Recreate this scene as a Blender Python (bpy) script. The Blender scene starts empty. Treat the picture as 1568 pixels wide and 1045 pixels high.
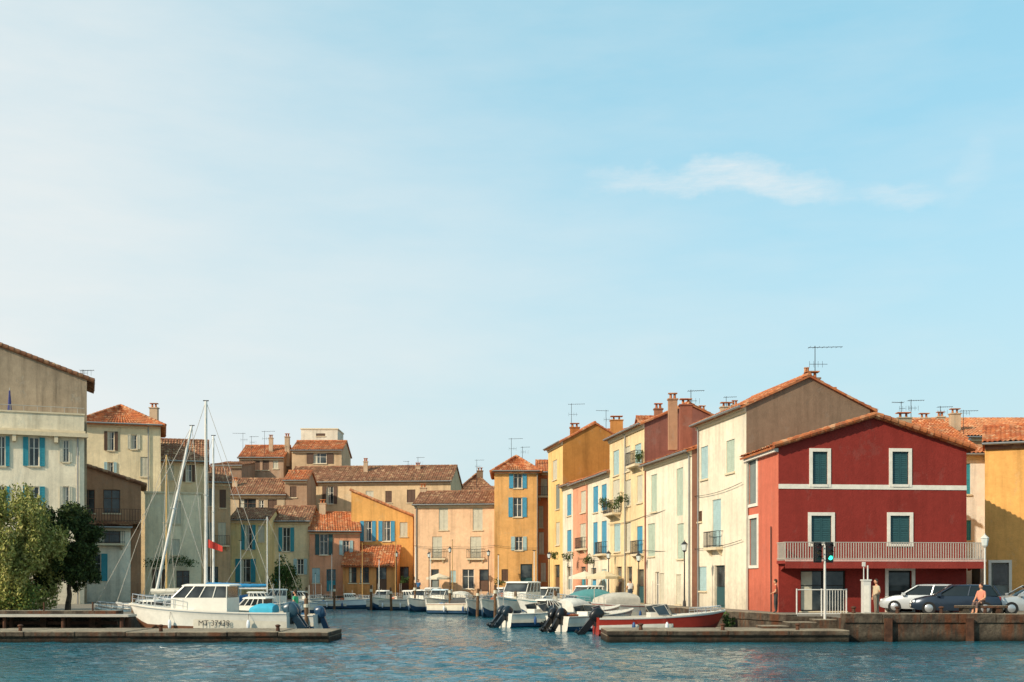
import bpy, bmesh, math, random
import numpy as np
from mathutils import Vector, Matrix
random.seed(7); np.random.seed(7)
R=random.random
sc=bpy.context.scene
FL=1742.2; CH=2.6; HY=890.0
def WX(px,Y): return (px-784)/FL*Y
def WZ(py,Y): return CH+(HY-py)/FL*Y
def lin(h):
    h=h.lstrip('#'); o=[]
    for i in (0,2,4):
        c=int(h[i:i+2],16)/255; o.append(c/12.92 if c<=.04045 else ((c+.055)/1.055)**2.4)
    return (*o,1)
# ---------------------------------------------------------------- materials
MC={}
def newmat(n):
    m=bpy.data.materials.new(n); m.use_nodes=True
    nt=m.node_tree; return m,nt,nt.nodes['Principled BSDF']
def N(nt,t,**k):
    n=nt.nodes.new(t)
    for a,b in k.items(): setattr(n,a,b)
    return n
def noise(nt,vec,scale,detail=6,rough=.6):
    n=N(nt,'ShaderNodeTexNoise'); n.inputs['Scale'].default_value=scale; n.inputs['Detail'].default_value=detail; n.inputs['Roughness'].default_value=rough
    nt.links.new(vec,n.inputs['Vector']); return n.outputs['Fac']
def mrange(nt,v,a,b,c,d,sm=False):
    n=N(nt,'ShaderNodeMapRange')
    if sm: n.interpolation_type='SMOOTHSTEP'
    nt.links.new(v,n.inputs[0])
    for i,x in enumerate((a,b,c,d)): n.inputs[i+1].default_value=x
    return n.outputs[0]
def mapping(nt,vec,s):
    n=N(nt,'ShaderNodeMapping'); n.inputs['Scale'].default_value=s; nt.links.new(vec,n.inputs['Vector']); return n.outputs[0]
def mixc(nt,f,a,b,mode='MIX'):
    n=N(nt,'ShaderNodeMix',data_type='RGBA',blend_type=mode)
    for s,v in ((0,f),(6,a),(7,b)):
        if isinstance(v,bpy.types.NodeSocket): nt.links.new(v,n.inputs[s])
        else: n.inputs[s].default_value=v
    return n.outputs[2]
def math2(nt,op,a,b):
    n=N(nt,'ShaderNodeMath',operation=op)
    for i,v in enumerate((a,b)):
        if isinstance(v,bpy.types.NodeSocket): nt.links.new(v,n.inputs[i])
        else: n.inputs[i].default_value=v
    return n.outputs[0]
def bump(nt,b,h,dist,st=1):
    n=N(nt,'ShaderNodeBump'); n.inputs['Distance'].default_value=dist; n.inputs['Strength'].default_value=st
    nt.links.new(h,n.inputs['Height']); nt.links.new(n.outputs[0],b.inputs['Normal'])
def stucco(h,age=1.0):
    k=('st',h,age)
    if k in MC: return MC[k]
    m,nt,b=newmat('stucco_'+h); c=lin(h); lu=.25*c[0]+.65*c[1]+.1*c[2]
    c=tuple((x*.95+lu*.05) for x in c[:3])+(1,)
    co=N(nt,'ShaderNodeTexCoord').outputs['Object']
    n1=noise(nt,co,.45,8,.65); n2=noise(nt,mapping(nt,co,(1.8,1.8,.12)),1.0,7,.65); n3=noise(nt,co,3.5,8,.75)
    v=mrange(nt,n1,.3,.7,1-.22*age,1.05)
    v2=mrange(nt,n2,.48,.7,1.0,1-.30*age); v3=mrange(nt,n3,.3,.7,.86,1.07)
    v=math2(nt,'MULTIPLY',math2(nt,'MULTIPLY',v,v2),v3)
    sep=N(nt,'ShaderNodeSeparateXYZ'); nt.links.new(co,sep.inputs[0])
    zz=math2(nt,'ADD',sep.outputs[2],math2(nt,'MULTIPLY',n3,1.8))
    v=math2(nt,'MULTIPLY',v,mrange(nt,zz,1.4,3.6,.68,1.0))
    vc=N(nt,'ShaderNodeCombineColor')
    for i in range(3): nt.links.new(v,vc.inputs[i])
    base=mixc(nt,1.0,c,vc.outputs[0],'MULTIPLY')
    patch=mrange(nt,noise(nt,mapping(nt,co,(1,1,.7)),.8,8,.72),.58,.63,0,.5*age)
    grey=(c[0]*.66+.06,c[1]*.72+.055,c[2]*.78+.045,1)
    base=mixc(nt,patch,base,grey)
    nt.links.new(base,b.inputs['Base Color']); b.inputs['Roughness'].default_value=.9
    b.inputs['Specular IOR Level'].default_value=.15
    bump(nt,b,math2(nt,'ADD',noise(nt,co,14,6,.7),math2(nt,'MULTIPLY',patch,-.5)),.035,.7)
    MC[k]=m; return m
def tilemat(h,h2,h3='82694f'):
    k=('ti',h)
    if k in MC: return MC[k]
    m,nt,b=newmat('roof_tiles_'+h)
    co=N(nt,'ShaderNodeTexCoord').outputs['Object']
    v=N(nt,'ShaderNodeTexVoronoi'); v.inputs['Scale'].default_value=3.6; nt.links.new(co,v.inputs['Vector'])
    s=N(nt,'ShaderNodeSeparateColor'); nt.links.new(v.outputs['Color'],s.inputs[0])
    c=mixc(nt,s.outputs[0],lin(h),lin(h2))
    c=mixc(nt,mrange(nt,noise(nt,co,.9,8,.7),.48,.68,0,.75),c,lin(h3))
    c=mixc(nt,mrange(nt,s.outputs[1],.75,1,0,.55),c,lin('d9b48c'))
    nt.links.new(c,b.inputs['Base Color']); b.inputs['Roughness'].default_value=.9
    b.inputs['Specular IOR Level'].default_value=.15
    bump(nt,b,noise(nt,co,12,5,.7),.03,.6)
    MC[k]=m; return m
def paint(h,rough=.5,metal=0,var=.12,spec=.4,sc_=3):
    k=('pa',h,rough,metal)
    if k in MC: return MC[k]
    m,nt,b=newmat('paint_'+h); c=lin(h)
    co=N(nt,'ShaderNodeTexCoord').outputs['Object']
    v=mrange(nt,noise(nt,co,sc_,6,.7),.3,.7,1-var*1.6,1+var*.5)
    vc=N(nt,'ShaderNodeCombineColor')
    for i in range(3): nt.links.new(v,vc.inputs[i])
    nt.links.new(mixc(nt,1.0,c,vc.outputs[0],'MULTIPLY'),b.inputs['Base Color'])
    b.inputs['Roughness'].default_value=rough; b.inputs['Metallic'].default_value=metal
    b.inputs['Specular IOR Level'].default_value=spec
    MC[k]=m; return m
def glassmat():
    m,nt,b=newmat('window_glass')
    co=N(nt,'ShaderNodeTexCoord').outputs['Object']
    f=mrange(nt,noise(nt,co,1.1,2,.5),.4,.65,0,1)
    nt.links.new(mixc(nt,f,lin('20272a'),lin('4a5050')),b.inputs['Base Color'])
    b.inputs['Roughness'].default_value=.12; return m
def quaymat():
    m,nt,b=newmat('quay_stone')
    co=N(nt,'ShaderNodeTexCoord').outputs['Object']
    n1=noise(nt,co,.8,9,.7); n2=noise(nt,co,4,8,.75)
    c=mixc(nt,mrange(nt,n1,.35,.65,0,1),lin('7d7262'),lin('aa9b83'))
    c=mixc(nt,mrange(nt,n2,.5,.72,0,.85),c,lin('4a4238'))
    rust=mrange(nt,noise(nt,mapping(nt,co,(1,1,.12)),1.0,7,.7),.50,.60,0,.95)
    sep=N(nt,'ShaderNodeSeparateXYZ'); nt.links.new(co,sep.inputs[0])
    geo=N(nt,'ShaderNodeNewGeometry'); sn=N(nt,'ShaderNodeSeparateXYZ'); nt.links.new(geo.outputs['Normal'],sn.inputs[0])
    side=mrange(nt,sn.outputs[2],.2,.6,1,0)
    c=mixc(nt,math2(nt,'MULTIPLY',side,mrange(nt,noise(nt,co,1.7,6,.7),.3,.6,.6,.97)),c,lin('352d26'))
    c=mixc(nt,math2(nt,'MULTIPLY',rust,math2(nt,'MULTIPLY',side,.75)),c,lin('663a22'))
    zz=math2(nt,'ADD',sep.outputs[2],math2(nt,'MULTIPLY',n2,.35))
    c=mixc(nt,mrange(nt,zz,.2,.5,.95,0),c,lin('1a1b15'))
    nt.links.new(c,b.inputs['Base Color']); b.inputs['Roughness'].default_value=.85
    b.inputs['Specular IOR Level'].default_value=.2
    bump(nt,b,n2,.1,1); return m
def groundmat():
    m,nt,b=newmat('paving')
    co=N(nt,'ShaderNodeTexCoord').outputs['Object']
    br=N(nt,'ShaderNodeTexBrick'); br.inputs['Scale'].default_value=1.2; nt.links.new(co,br.inputs['Vector'])
    br.inputs['Color1'].default_value=lin('8d8270'); br.inputs['Color2'].default_value=lin('786e5f'); br.inputs['Mortar'].default_value=lin('5d554b')
    c=mixc(nt,mrange(nt,noise(nt,co,.5,8,.7),.4,.7,0,.6),br.outputs[0],lin('625c52'))
    nt.links.new(c,b.inputs['Base Color']); b.inputs['Roughness'].default_value=.9
    bump(nt,b,noise(nt,co,8,6,.7),.03,.5); return m
def watermat():
    m,nt,b=newmat('harbour_water')
    co=N(nt,'ShaderNodeTexCoord').outputs['Object']
    f=noise(nt,co,.12,4,.5)
    nt.links.new(mixc(nt,mrange(nt,f,.35,.65,0,1),lin('0c424e'),lin('165f6c')),b.inputs['Base Color'])
    b.inputs['Roughness'].default_value=.05; b.inputs['IOR'].default_value=1.33
    h=math2(nt,'ADD',noise(nt,mapping(nt,co,(1.0,1.7,1)),1.8,4,.6),math2(nt,'MULTIPLY',noise(nt,co,6,3,.6),.3))
    bump(nt,b,h,.17,.85); return m
def leafmat(h,h2):
    k=('lf',h)
    if k in MC: return MC[k]
    m,nt,b=newmat('leaves_'+h)
    co=N(nt,'ShaderNodeTexCoord').outputs['Object']
    c=mixc(nt,mrange(nt,noise(nt,co,1.6,5,.7),.35,.65,0,1),lin(h),lin(h2))
    nt.links.new(c,b.inputs['Base Color']); b.inputs['Roughness'].default_value=.8
    b.inputs['Specular IOR Level'].default_value=.15
    MC[k]=m; return m
T_OR=tilemat('bd7448','9c5638'); T_BR=tilemat('97694f','76523f'); T_LT=tilemat('cf8c5e','ab6848')
WHITE=paint('dfd8ca',.6); CREAMT=paint('d6c4a3',.7); GLASS=glassmat(); IRON=paint('2b2a2a',.5); RAILG=paint('aea89c',.5)
TEAL=paint('2f8a98',.55); DTEAL=paint('2a4f52',.55); PBLUE=paint('a3bdbd',.6); PGRN=paint('aebcaa',.6); GREYSH=paint('7d8682',.6); BLUE=paint('4593b2',.5); BROWN=paint('5f4534',.6); PALE=paint('c8c1ab',.6); DARK=paint('26221f',.7)
ZINC=paint('8f8f8c',.4,.5); QUAY=quaymat(); GROUND=groundmat()
# ---------------------------------------------------------------- mesh builder
def empty(name,loc=(0,0,0),rz=0):
    e=bpy.data.objects.new(name,None); e.location=loc; e.rotation_euler=(0,0,rz); sc.collection.objects.link(e); e.empty_display_size=.3; return e
class MB:
    def __init__(s): s.v=[];s.f=[];s.m=[];s.mats=[]
    def mi(s,mat):
        if mat not in s.mats: s.mats.append(mat)
        return s.mats.index(mat)
    def poly(s,pts,mat):
        b=len(s.v); s.v+= [tuple(p) for p in pts]; s.f.append(tuple(range(b,b+len(pts)))); s.m.append(s.mi(mat))
    def hexa(s,c,mat):
        b=len(s.v); s.v+=[tuple(p) for p in c]; k=s.mi(mat)
        for q in ((0,3,2,1),(4,5,6,7),(0,1,5,4),(1,2,6,5),(2,3,7,6),(3,0,4,7)): s.f.append(tuple(b+i for i in q)); s.m.append(k)
    def box(s,P,u0,u1,d0,d1,z0,z1,mat):
        s.hexa([P(u0,d0,z0),P(u1,d0,z0),P(u1,d1,z0),P(u0,d1,z0),P(u0,d0,z1),P(u1,d0,z1),P(u1,d1,z1),P(u0,d1,z1)],mat)
    def bx(s,x0,x1,y0,y1,z0,z1,mat): s.box(lambda a,b,c:(a,b,c),x0,x1,y0,y1,z0,z1,mat)
    def tube(s,p0,p1,r0,r1=None,mat=None,n=8):
        r1=r0 if r1 is None else r1
        p0=Vector(p0);p1=Vector(p1);d=(p1-p0)
        if d.length<1e-6: return
        d.normalize(); a=d.orthogonal().normalized(); c=d.cross(a); b=len(s.v); k=s.mi(mat)
        for p,r in ((p0,r0),(p1,r1)):
            for i in range(n):
                t=2*math.pi*i/n; s.v.append(tuple(p+(a*math.cos(t)+c*math.sin(t))*r))
        for i in range(n):
            j=(i+1)%n; s.f.append((b+i,b+j,b+n+j,b+n+i)); s.m.append(k)
        s.f.append(tuple(b+i for i in reversed(range(n)))); s.m.append(k)
        s.f.append(tuple(b+n+i for i in range(n))); s.m.append(k)
    def ell(s,c,r,mat,nu=12,nv=8,R3=None):
        b=len(s.v);k=s.mi(mat);c=Vector(c)
        for j in range(nv+1):
            ph=math.pi*j/nv
            for i in range(nu):
                t=2*math.pi*i/nu; p=Vector((r[0]*math.sin(ph)*math.cos(t),r[1]*math.sin(ph)*math.sin(t),r[2]*math.cos(ph)))
                if R3: p=R3@p
                s.v.append(tuple(c+p))
        for j in range(nv):
            for i in range(nu):
                i2=(i+1)%nu; s.f.append((b+j*nu+i,b+j*nu+i2,b+(j+1)*nu+i2,b+(j+1)*nu+i)); s.m.append(k)
    def loft(s,rings,mat,cap=True,closed=True,mats=None):
        b=len(s.v); n=len(rings[0])
        for r in rings: s.v+=[tuple(p) for p in r]
        for j in range(len(rings)-1):
            for i in range(n if closed else n-1):
                i2=(i+1)%n; s.f.append((b+j*n+i,b+j*n+i2,b+(j+1)*n+i2,b+(j+1)*n+i)); s.m.append(s.mi(mats[i] if mats else mat))
        if cap:
            s.f.append(tuple(b+i for i in range(n))); s.m.append(s.mi(mat)); s.f.append(tuple(b+(len(rings)-1)*n+i for i in range(n))); s.m.append(s.mi(mat))
    def obj(s,name,parent=None,smooth=False,recalc=True,bevel=0):
        if not s.f: return None
        me=bpy.data.meshes.new(name); me.from_pydata(s.v,[],s.f)
        for m in s.mats: me.materials.append(m)
        me.polygons.foreach_set('material_index',s.m)
        if recalc:
            bm=bmesh.new(); bm.from_mesh(me)
            if smooth: bmesh.ops.remove_doubles(bm,verts=bm.verts,dist=1e-4)
            bmesh.ops.recalc_face_normals(bm,faces=bm.faces); bm.to_mesh(me); bm.free()
        if smooth:
            me.polygons.foreach_set('use_smooth',[True]*len(me.polygons))
            try: me.set_sharp_from_angle(angle=math.radians(42))
            except Exception: pass
        o=bpy.data.objects.new(name,me); sc.collection.objects.link(o)
        if parent: o.parent=parent
        if bevel:
            bv=o.modifiers.new('b','BEVEL'); bv.width=bevel; bv.segments=2; bv.limit_method='ANGLE'
        return o
class Fr:
    def __init__(s,A,B):
        s.o=Vector(A[:2]); B=Vector(B[:2]); s.L=(B-s.o).length; s.t=(B-s.o)/s.L; s.n=Vector((s.t.y,-s.t.x))
    def P(s,u,d,z):
        p=s.o+s.t*u+s.n*d; return (p.x,p.y,z)
    def u(s,px):
        k=(px-784)/FL; return (k*s.o.y-s.o.x)/(s.t.x-k*s.t.y)
    def Y(s,u): return s.o.y+s.t.y*u
def wall(mb,fr,z0,top,ops,mat,rev=.2):
    L=fr.L; zm=min(z for _,z in top)
    us=sorted({0,L}|{max(0,min(L,x)) for o in ops for x in o[:2]}); zs=sorted({z0,zm}|{max(z0,min(zm,x)) for o in ops for x in o[2:4]})
    for i in range(len(us)-1):
        for j in range(len(zs)-1):
            if us[i+1]-us[i]<1e-5 or zs[j+1]-zs[j]<1e-5: continue
            cu=(us[i]+us[i+1])/2; cz=(zs[j]+zs[j+1])/2
            if any(o[0]<cu<o[1] and o[2]<cz<o[3] for o in ops): continue
            mb.poly([fr.P(us[i],0,zs[j]),fr.P(us[i+1],0,zs[j]),fr.P(us[i+1],0,zs[j+1]),fr.P(us[i],0,zs[j+1])],mat)
    if max(z for _,z in top)>zm+1e-4:
        pts=[(0,zm),(L,zm)]+[p for p in reversed(top)]
        out=[]
        for p in pts:
            if not out or (abs(out[-1][0]-p[0])+abs(out[-1][1]-p[1]))>1e-4: out.append(p)
        if abs(out[0][0]-out[-1][0])+abs(out[0][1]-out[-1][1])<1e-4: out.pop()
        mb.poly([fr.P(a,0,b) for a,b in out],mat)
    for u0,u1,a,b in [o[:4] for o in ops]:
        for q in ([(u0,a),(u0,b)],[(u1,a),(u1,b)],[(u0,a),(u1,a)],[(u0,b),(u1,b)]):
            (x0,y0),(x1,y1)=q
            mb.poly([fr.P(x0,0,y0),fr.P(x1,0,y1),fr.P(x1,-rev,y1),fr.P(x0,-rev,y0)],mat)
def leaf(mb,P,u0,u1,d,z0,z1,mat):
    fw=.06
    mb.box(P,u0,u1,d,d+.03,z0,z1,mat)
    mb.box(P,u0,u0+fw,d+.03,d+.05,z0,z1,mat); mb.box(P,u1-fw,u1,d+.03,d+.05,z0,z1,mat)
    for zz in (z0,(z0+z1)/2-fw/2,z1-fw): mb.box(P,u0+fw,u1-fw,d+.03,d+.048,zz,zz+fw,mat)
    z=z0+fw+.03
    while z<z1-fw-.05:
        mb.hexa([P(u0+fw,d+.031,z),P(u1-fw,d+.031,z),P(u1-fw,d+.045,z),P(u0+fw,d+.045,z),P(u0+fw,d+.031,z+.06),P(u1-fw,d+.031,z+.06),P(u1-fw,d+.034,z+.06),P(u0+fw,d+.034,z+.06)],mat); z+=.11
def fill(mbs,fr,o):
    u0,u1,a,b,kind,sm,opt=o; P=fr.P; G=mbs['windows'];S=mbs['shutters'];T=mbs['trim']
    w=u1-u0
    if kind!='void': G.poly([P(u0,-.16,a),P(u1,-.16,a),P(u1,-.16,b),P(u0,-.16,b)],GLASS if kind!='door' else sm)
    if kind in('glass','open','half'):
        f=.06; fm=opt.get('fm',WHITE)
        G.box(P,u0,u0+f,-.155,-.11,a,b,fm);G.box(P,u1-f,u1,-.155,-.11,a,b,fm);G.box(P,u0+f,u1-f,-.155,-.11,a,a+f,fm);G.box(P,u0+f,u1-f,-.155,-.11,b-f,b,fm)
        G.box(P,(u0+u1)/2-.035,(u0+u1)/2+.035,-.155,-.105,a+f,b-f,fm); G.box(P,u0+f,u1-f,-.155,-.112,a+(b-a)*.62,a+(b-a)*.62+.04,fm)
        if R()<.4: G.box(P,u0+f,u0+f+w*.25,-.158,-.15,a+f,b-f,PALE)
    if kind=='closed':
        m=(u0+u1)/2; leaf(S,P,u0+.01,m-.006,-.10,a+.01,b-.01,sm); leaf(S,P,m+.006,u1-.01,-.10,a+.01,b-.01,sm)
    if kind=='open':
        leaf(S,P,u0-w/2-.03,u0-.03,.02,a,b,sm); leaf(S,P,u1+.03,u1+w/2+.03,.02,a,b,sm)
    if kind=='half':
        leaf(S,P,u0-w/2-.03,u0-.03,.02,a,b,sm); leaf(S,P,(u0+u1)/2,u1-.01,-.08,a,b,sm)
    if kind=='door':
        G.box(P,u0+.08,u1-.08,-.155,-.12,a+.15,a+(b-a)*.45,sm); G.box(P,u0+.08,u1-.08,-.155,-.12,a+(b-a)*.5,b-.1,opt.get('dg',GLASS))
    if 'sur' in opt:
        s=opt['sw']; m=opt['sur']
        T.box(P,u0-s,u0,-.02,.05,a-s*.8,b+s,m);T.box(P,u1,u1+s,-.02,.05,a-s*.8,b+s,m);T.box(P,u0,u1,-.02,.05,b,b+s,m);T.box(P,u0,u1,-.02,.07,a-s*.8,a,m)
    elif kind in('glass','closed','open') and b-a<3: T.box(P,u0-.08,u1+.08,-.02,.09,a-.1,a,CREAMT)
    if 'bal' in opt: balcony(mbs['balconies'],fr,u0-.35-(w/2 if kind=='open' else 0),u1+.35+(w/2 if kind=='open' else 0),opt['bal'],a-.02,.95,opt.get('slab',CREAMT),opt.get('rail',IRON))
def balcony(mb,fr,u0,u1,out,z,h,slab,rail,step=.16,r=.012):
    P=fr.P; mb.box(P,u0,u1,.003,out,z-.16,z,slab)
    for u in (u0+.2,u1-.3): mb.hexa([P(u,.003,z-.5),P(u+.12,.003,z-.5),P(u+.12,.05,z-.5),P(u,.05,z-.5),P(u,.003,z-.16),P(u+.12,.003,z-.16),P(u+.12,out*.8,z-.16),P(u,out*.8,z-.16)],slab)
    for zz in (z+h-.03,z+.08): mb.box(P,u0,u1,out-.04,out,zz,zz+.035,rail); mb.box(P,u0,u0+.035,.003,out-.04,zz,zz+.035,rail); mb.box(P,u1-.035,u1,.003,out-.04,zz,zz+.035,rail)
    n=max(2,int((u1-u0)/step))
    for i in range(n+1):
        u=u0+.015+(u1-u0-.03)*i/n; mb.box(P,u-r,u+r,out-.032,out-.008,z,z+h-.03,rail)
    n=max(1,int(out/step))
    for i in range(1,n):
        d=out*i/n
        for u in (u0+.01,u1-.03): mb.box(P,u,u+.02,d-r,d+r,z,z+h-.03,rail)
def tiles(mb,e0,e1,r1,r0,mat):
    e0,e1,r1,r0=map(Vector,(e0,e1,r1,r0))
    Lu=max((e1-e0).length,(r1-r0).length); Lv=((r0+r1)/2-(e0+e1)/2).length
    nu=max(3,int(Lu/.26)); nv=max(2,int(Lv/.42))
    nrm=(e1-e0).cross(r0-e0).normalized()
    if nrm.z<0: nrm=-nrm
    prof=[0,.5,.95,.5]; cols=nu*4+1; b=len(mb.v); k=mb.mi(mat); rows=[]
    jit=[random.uniform(-.02,.02) for _ in range(nu+1)]
    for j in range(nv):
        for e in (0,1):
            v=(j+e)/nv; a=e0.lerp(r0,v); c=e1.lerp(r1,v); lift=(.05 if e==0 else .0)
            sag=-.06*math.sin(math.pi*v)
            rows.append([a.lerp(c,i/(cols-1))+nrm*(.06+lift+prof[i%4]*.085+jit[i//4]+sag) for i in range(cols)])
    for r in rows: mb.v+=[tuple(p) for p in r]
    for j in range(len(rows)-1):
        for i in range(cols-1): mb.f.append((b+j*cols+i,b+j*cols+i+1,b+(j+1)*cols+i+1,b+(j+1)*cols+i)); mb.m.append(k)
    dn=nrm*.06
    mb.hexa([e0-dn,e1-dn,r1-dn,r0-dn,e0+dn*.9,e1+dn*.9,r1+dn*.9,r0+dn*.9],mat)
def ridgecap(mb,a,b,mat): 
    a=Vector(a);b=Vector(b);n=max(1,int((b-a).length/.4))
    for i in range(n): mb.tube(a.lerp(b,i/n),a.lerp(b,(i+1)/n),.15,.12,mat,8)
def building(name,A,B,depth,pyT,wallc,roof='side',rise=1.5,tm=T_OR,ops=(),lops=(),rf=.5,z0=.9,ov=.4,lwall=None,rwall=None,drop=0,cornice=CREAMT,pipe=None,chim=(),age=1.0,rev=.2,rk=.15,turn=False):
    e=empty(name); mbs={k:MB() for k in('walls','windows','shutters','trim','balconies','roof','chimneys')}
    A3=Vector((WX(A[0],A[1]),A[1]));B3=Vector((WX(B[0],B[1]),B[1]))
    if turn:
        k_=(B[0]-784)/FL; t_=Vector((1,-k_)).normalized(); a_=(A[0]-784)/FL
        kk=(a_*B3.y-B3.x)/(-t_.x+a_*t_.y); A3=B3-t_*kk
    f=Fr(A3,B3); Lw=f.L; Ab=A3-f.n*depth; Bb=B3-f.n*depth
    fl=Fr(Ab,A3); frt=Fr(B3,Bb); fb=Fr(Bb,Ab); zt=WZ(pyT,B[1] if turn else A[1])
    if turn and roof=='shedu': zt+=drop
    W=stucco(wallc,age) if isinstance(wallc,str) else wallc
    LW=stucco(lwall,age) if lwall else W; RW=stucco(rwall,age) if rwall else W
    def conv(fr,lst):
        out=[]
        for o in lst:
            px0,px1,py0,py1,kind=o[:5]; sm=o[5] if len(o)>5 else TEAL; opt=o[6] if len(o)>6 else {}
            u0=fr.u(px0);u1=fr.u(px1)
            if kind=='open': w=(u1-u0); u0+=w*.25;u1-=w*.25
            Y=fr.Y((u0+u1)/2); a=WZ(py1,Y);b=WZ(py0,Y)
            if kind=='door': a=max(a,z0+.12)
            u0=max(u0,.08);u1=min(u1,fr.L-.08)
            if u1-u0<.15: continue
            out.append((u0,u1,a,b,kind,sm,opt))
        return out
    O=conv(f,ops); OL=conv(fl,lops)
    D=depth; R0=lambda u,d,z: f.P(u,-d,z)
    zr=zt+rise; k=D*rf
    if roof=='side': tf=[(0,zt),(Lw,zt)]; tl=[(0,zt+ (0)),(D-k,zr),(D,zt)]; tr=[(0,zt),(k,zr),(D,zt)]; tb=tf
    elif roof=='front': c=Lw*rf; tf=[(0,zt),(c,zr),(Lw,zt)]; tb=[(0,zt),(Lw-c,zr),(Lw,zt)]; tl=tr=[(0,zt),(D,zt)]
    elif roof=='shed': tf=[(0,zt),(Lw,zt)]; tb=[(0,zr),(Lw,zr)]; tl=[(0,zr),(D,zt)]; tr=[(0,zt),(D,zr)]
    elif roof=='shedu': tf=[(0,zt),(Lw,zt-drop)]; tb=[(0,zt-drop),(Lw,zt)]; tl=[(0,zt),(D,zt)]; tr=[(0,zt-drop),(D,zt-drop)]
    else: tf=tb=[(0,zt),(Lw,zt)]; tl=tr=[(0,zt),(D,zt)]
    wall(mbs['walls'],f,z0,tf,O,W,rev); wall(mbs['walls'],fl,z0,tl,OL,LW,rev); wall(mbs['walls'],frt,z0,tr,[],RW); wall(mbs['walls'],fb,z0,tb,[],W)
    for o in O: fill(mbs,f,o)
    for o in OL: fill(mbs,fl,o)
    rm=mbs['roof']
    if roof=='side':
        s=rise/k; s2=rise/(D-k)
        tiles(rm,R0(-rk,-ov,zt-s*ov),R0(Lw+rk,-ov,zt-s*ov),R0(Lw+rk,k,zr),R0(-rk,k,zr),tm)
        tiles(rm,R0(Lw+rk,D+ov,zt-s2*ov),R0(-rk,D+ov,zt-s2*ov),R0(-rk,k,zr),R0(Lw+rk,k,zr),tm)
        ridgecap(rm,R0(-rk,k,zr+.08),R0(Lw+rk,k,zr+.08),tm)
    elif roof=='front':
        s=rise/c;s2=rise/(Lw-c)
        tiles(rm,R0(-ov,-rk,zt-s*ov),R0(-ov,D+rk,zt-s*ov),R0(c,D+rk,zr),R0(c,-rk,zr),tm)
        tiles(rm,R0(Lw+ov,D+rk,zt-s2*ov),R0(Lw+ov,-rk,zt-s2*ov),R0(c,-rk,zr),R0(c,D+rk,zr),tm)
        ridgecap(rm,R0(c,-rk,zr+.08),R0(c,D+rk,zr+.08),tm)
        for a,b in ((R0(-ov,-rk-.02,zt-s*ov+.1),R0(c,-rk-.02,zr+.1)),(R0(Lw+ov,-rk-.02,zt-s2*ov+.1),R0(c,-rk-.02,zr+.1))): ridgecap(rm,a,b,tm)
    elif roof=='shed':
        s=rise/D; tiles(rm,R0(-rk,-ov,zt-s*ov),R0(Lw+rk,-ov,zt-s*ov),R0(Lw+rk,D,zr),R0(-rk,D,zr),tm)
    elif roof=='shedu':
        s=drop/Lw; tiles(rm,R0(Lw+ov,-rk,zt-drop-s*ov),R0(Lw+ov,D+rk,zt-drop-s*ov),R0(-rk,D+rk,zt+s*rk),R0(-rk,-rk,zt+s*rk),tm)
        ridgecap(rm,R0(Lw+ov,-rk,zt-drop-s*ov+.1),R0(-rk,-rk,zt+s*rk+.1),tm)
    elif roof=='hip':
        h=min(Lw,D)*.5*.98; s=rise/(h)
        a=[R0(-ov,-ov,zt-s*ov),R0(Lw+ov,-ov,zt-s*ov),R0(Lw+ov,D+ov,zt-s*ov),R0(-ov,D+ov,zt-s*ov)]
        if Lw>=D: r0,r1=R0(h,D/2,zr),R0(Lw-h,D/2,zr); qs=[(a[0],a[1],r1,r0),(a[2],a[3],r0,r1),(a[1],a[2],r1,r1),(a[3],a[0],r0,r0)]
        else: r0,r1=R0(Lw/2,h,zr),R0(Lw/2,D-h,zr); qs=[(a[0],a[1],r0,r0),(a[1],a[2],r1,r0),(a[2],a[3],r1,r1),(a[3],a[0],r0,r1)]
        for q in qs: tiles(rm,*q,tm)
        ridgecap(rm,Vector(r0)+Vector((0,0,.08)),Vector(r1)+Vector((0,0,.08)),tm)
        for i,r in enumerate((r0,r1,r1,r0) if Lw>=D else (r0,r0,r1,r1)): ridgecap(rm,Vector(a[i])+Vector((0,0,.1)),Vector(r)+Vector((0,0,.1)),tm)
    else:
        P=f.P; rm.box(P,-.08,Lw+.08,-D-.08,.08,zt+.001,zt+.15,cornice or CREAMT)
    if cornice and roof in('side','shed','hip'):
        mbs['trim'].box(f.P,0,Lw,.003,.12,zt-.42,zt-.24,cornice); mbs['trim'].box(f.P,0,Lw,.003,.24,zt-.24,zt-.1,cornice)
        mbs['trim'].tube(f.P(-rk,ov+.06,zt-.12),f.P(Lw+rk,ov+.06,zt-.12),.07,None,ZINC,8)
    if pipe is not None:
        for q in pipe: mbs['trim'].tube(f.P(q*Lw,.09,z0),f.P(q*Lw,.09,zt-.3),.05,None,ZINC,8); mbs['trim'].tube(f.P(q*Lw,.09,zt-.3),f.P(q*Lw,ov+.03,zt-.12),.05,None,ZINC,8)
    for c in chim:
        px,Y,py1,py0,w=c[:5]; m=stucco(c[5]) if len(c)>5 else stucco('c9ac8c'); x=WX(px,Y);h=w/2;zb=WZ(py0,Y);zz=WZ(py1,Y); cm=mbs['chimneys']
        cm.bx(x-h,x+h,Y-h*.7,Y+h*.7,zb-2.0,zz,m); cm.bx(x-h-.06,x+h+.06,Y-h*.7-.06,Y+h*.7+.06,zz,zz+.09,m)
        for q in (-.45,.45): cm.tube((x+q*h,Y,zz+.09),(x+q*h,Y,zz+.42),.1,.08,T_OR,8)
        cm.bx(x-h,x+h,Y-h*.6,Y+h*.6,zz+.42,zz+.48,T_OR)
    for kk,m in mbs.items(): m.obj(kk,e)
    return e,f,zt
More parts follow.
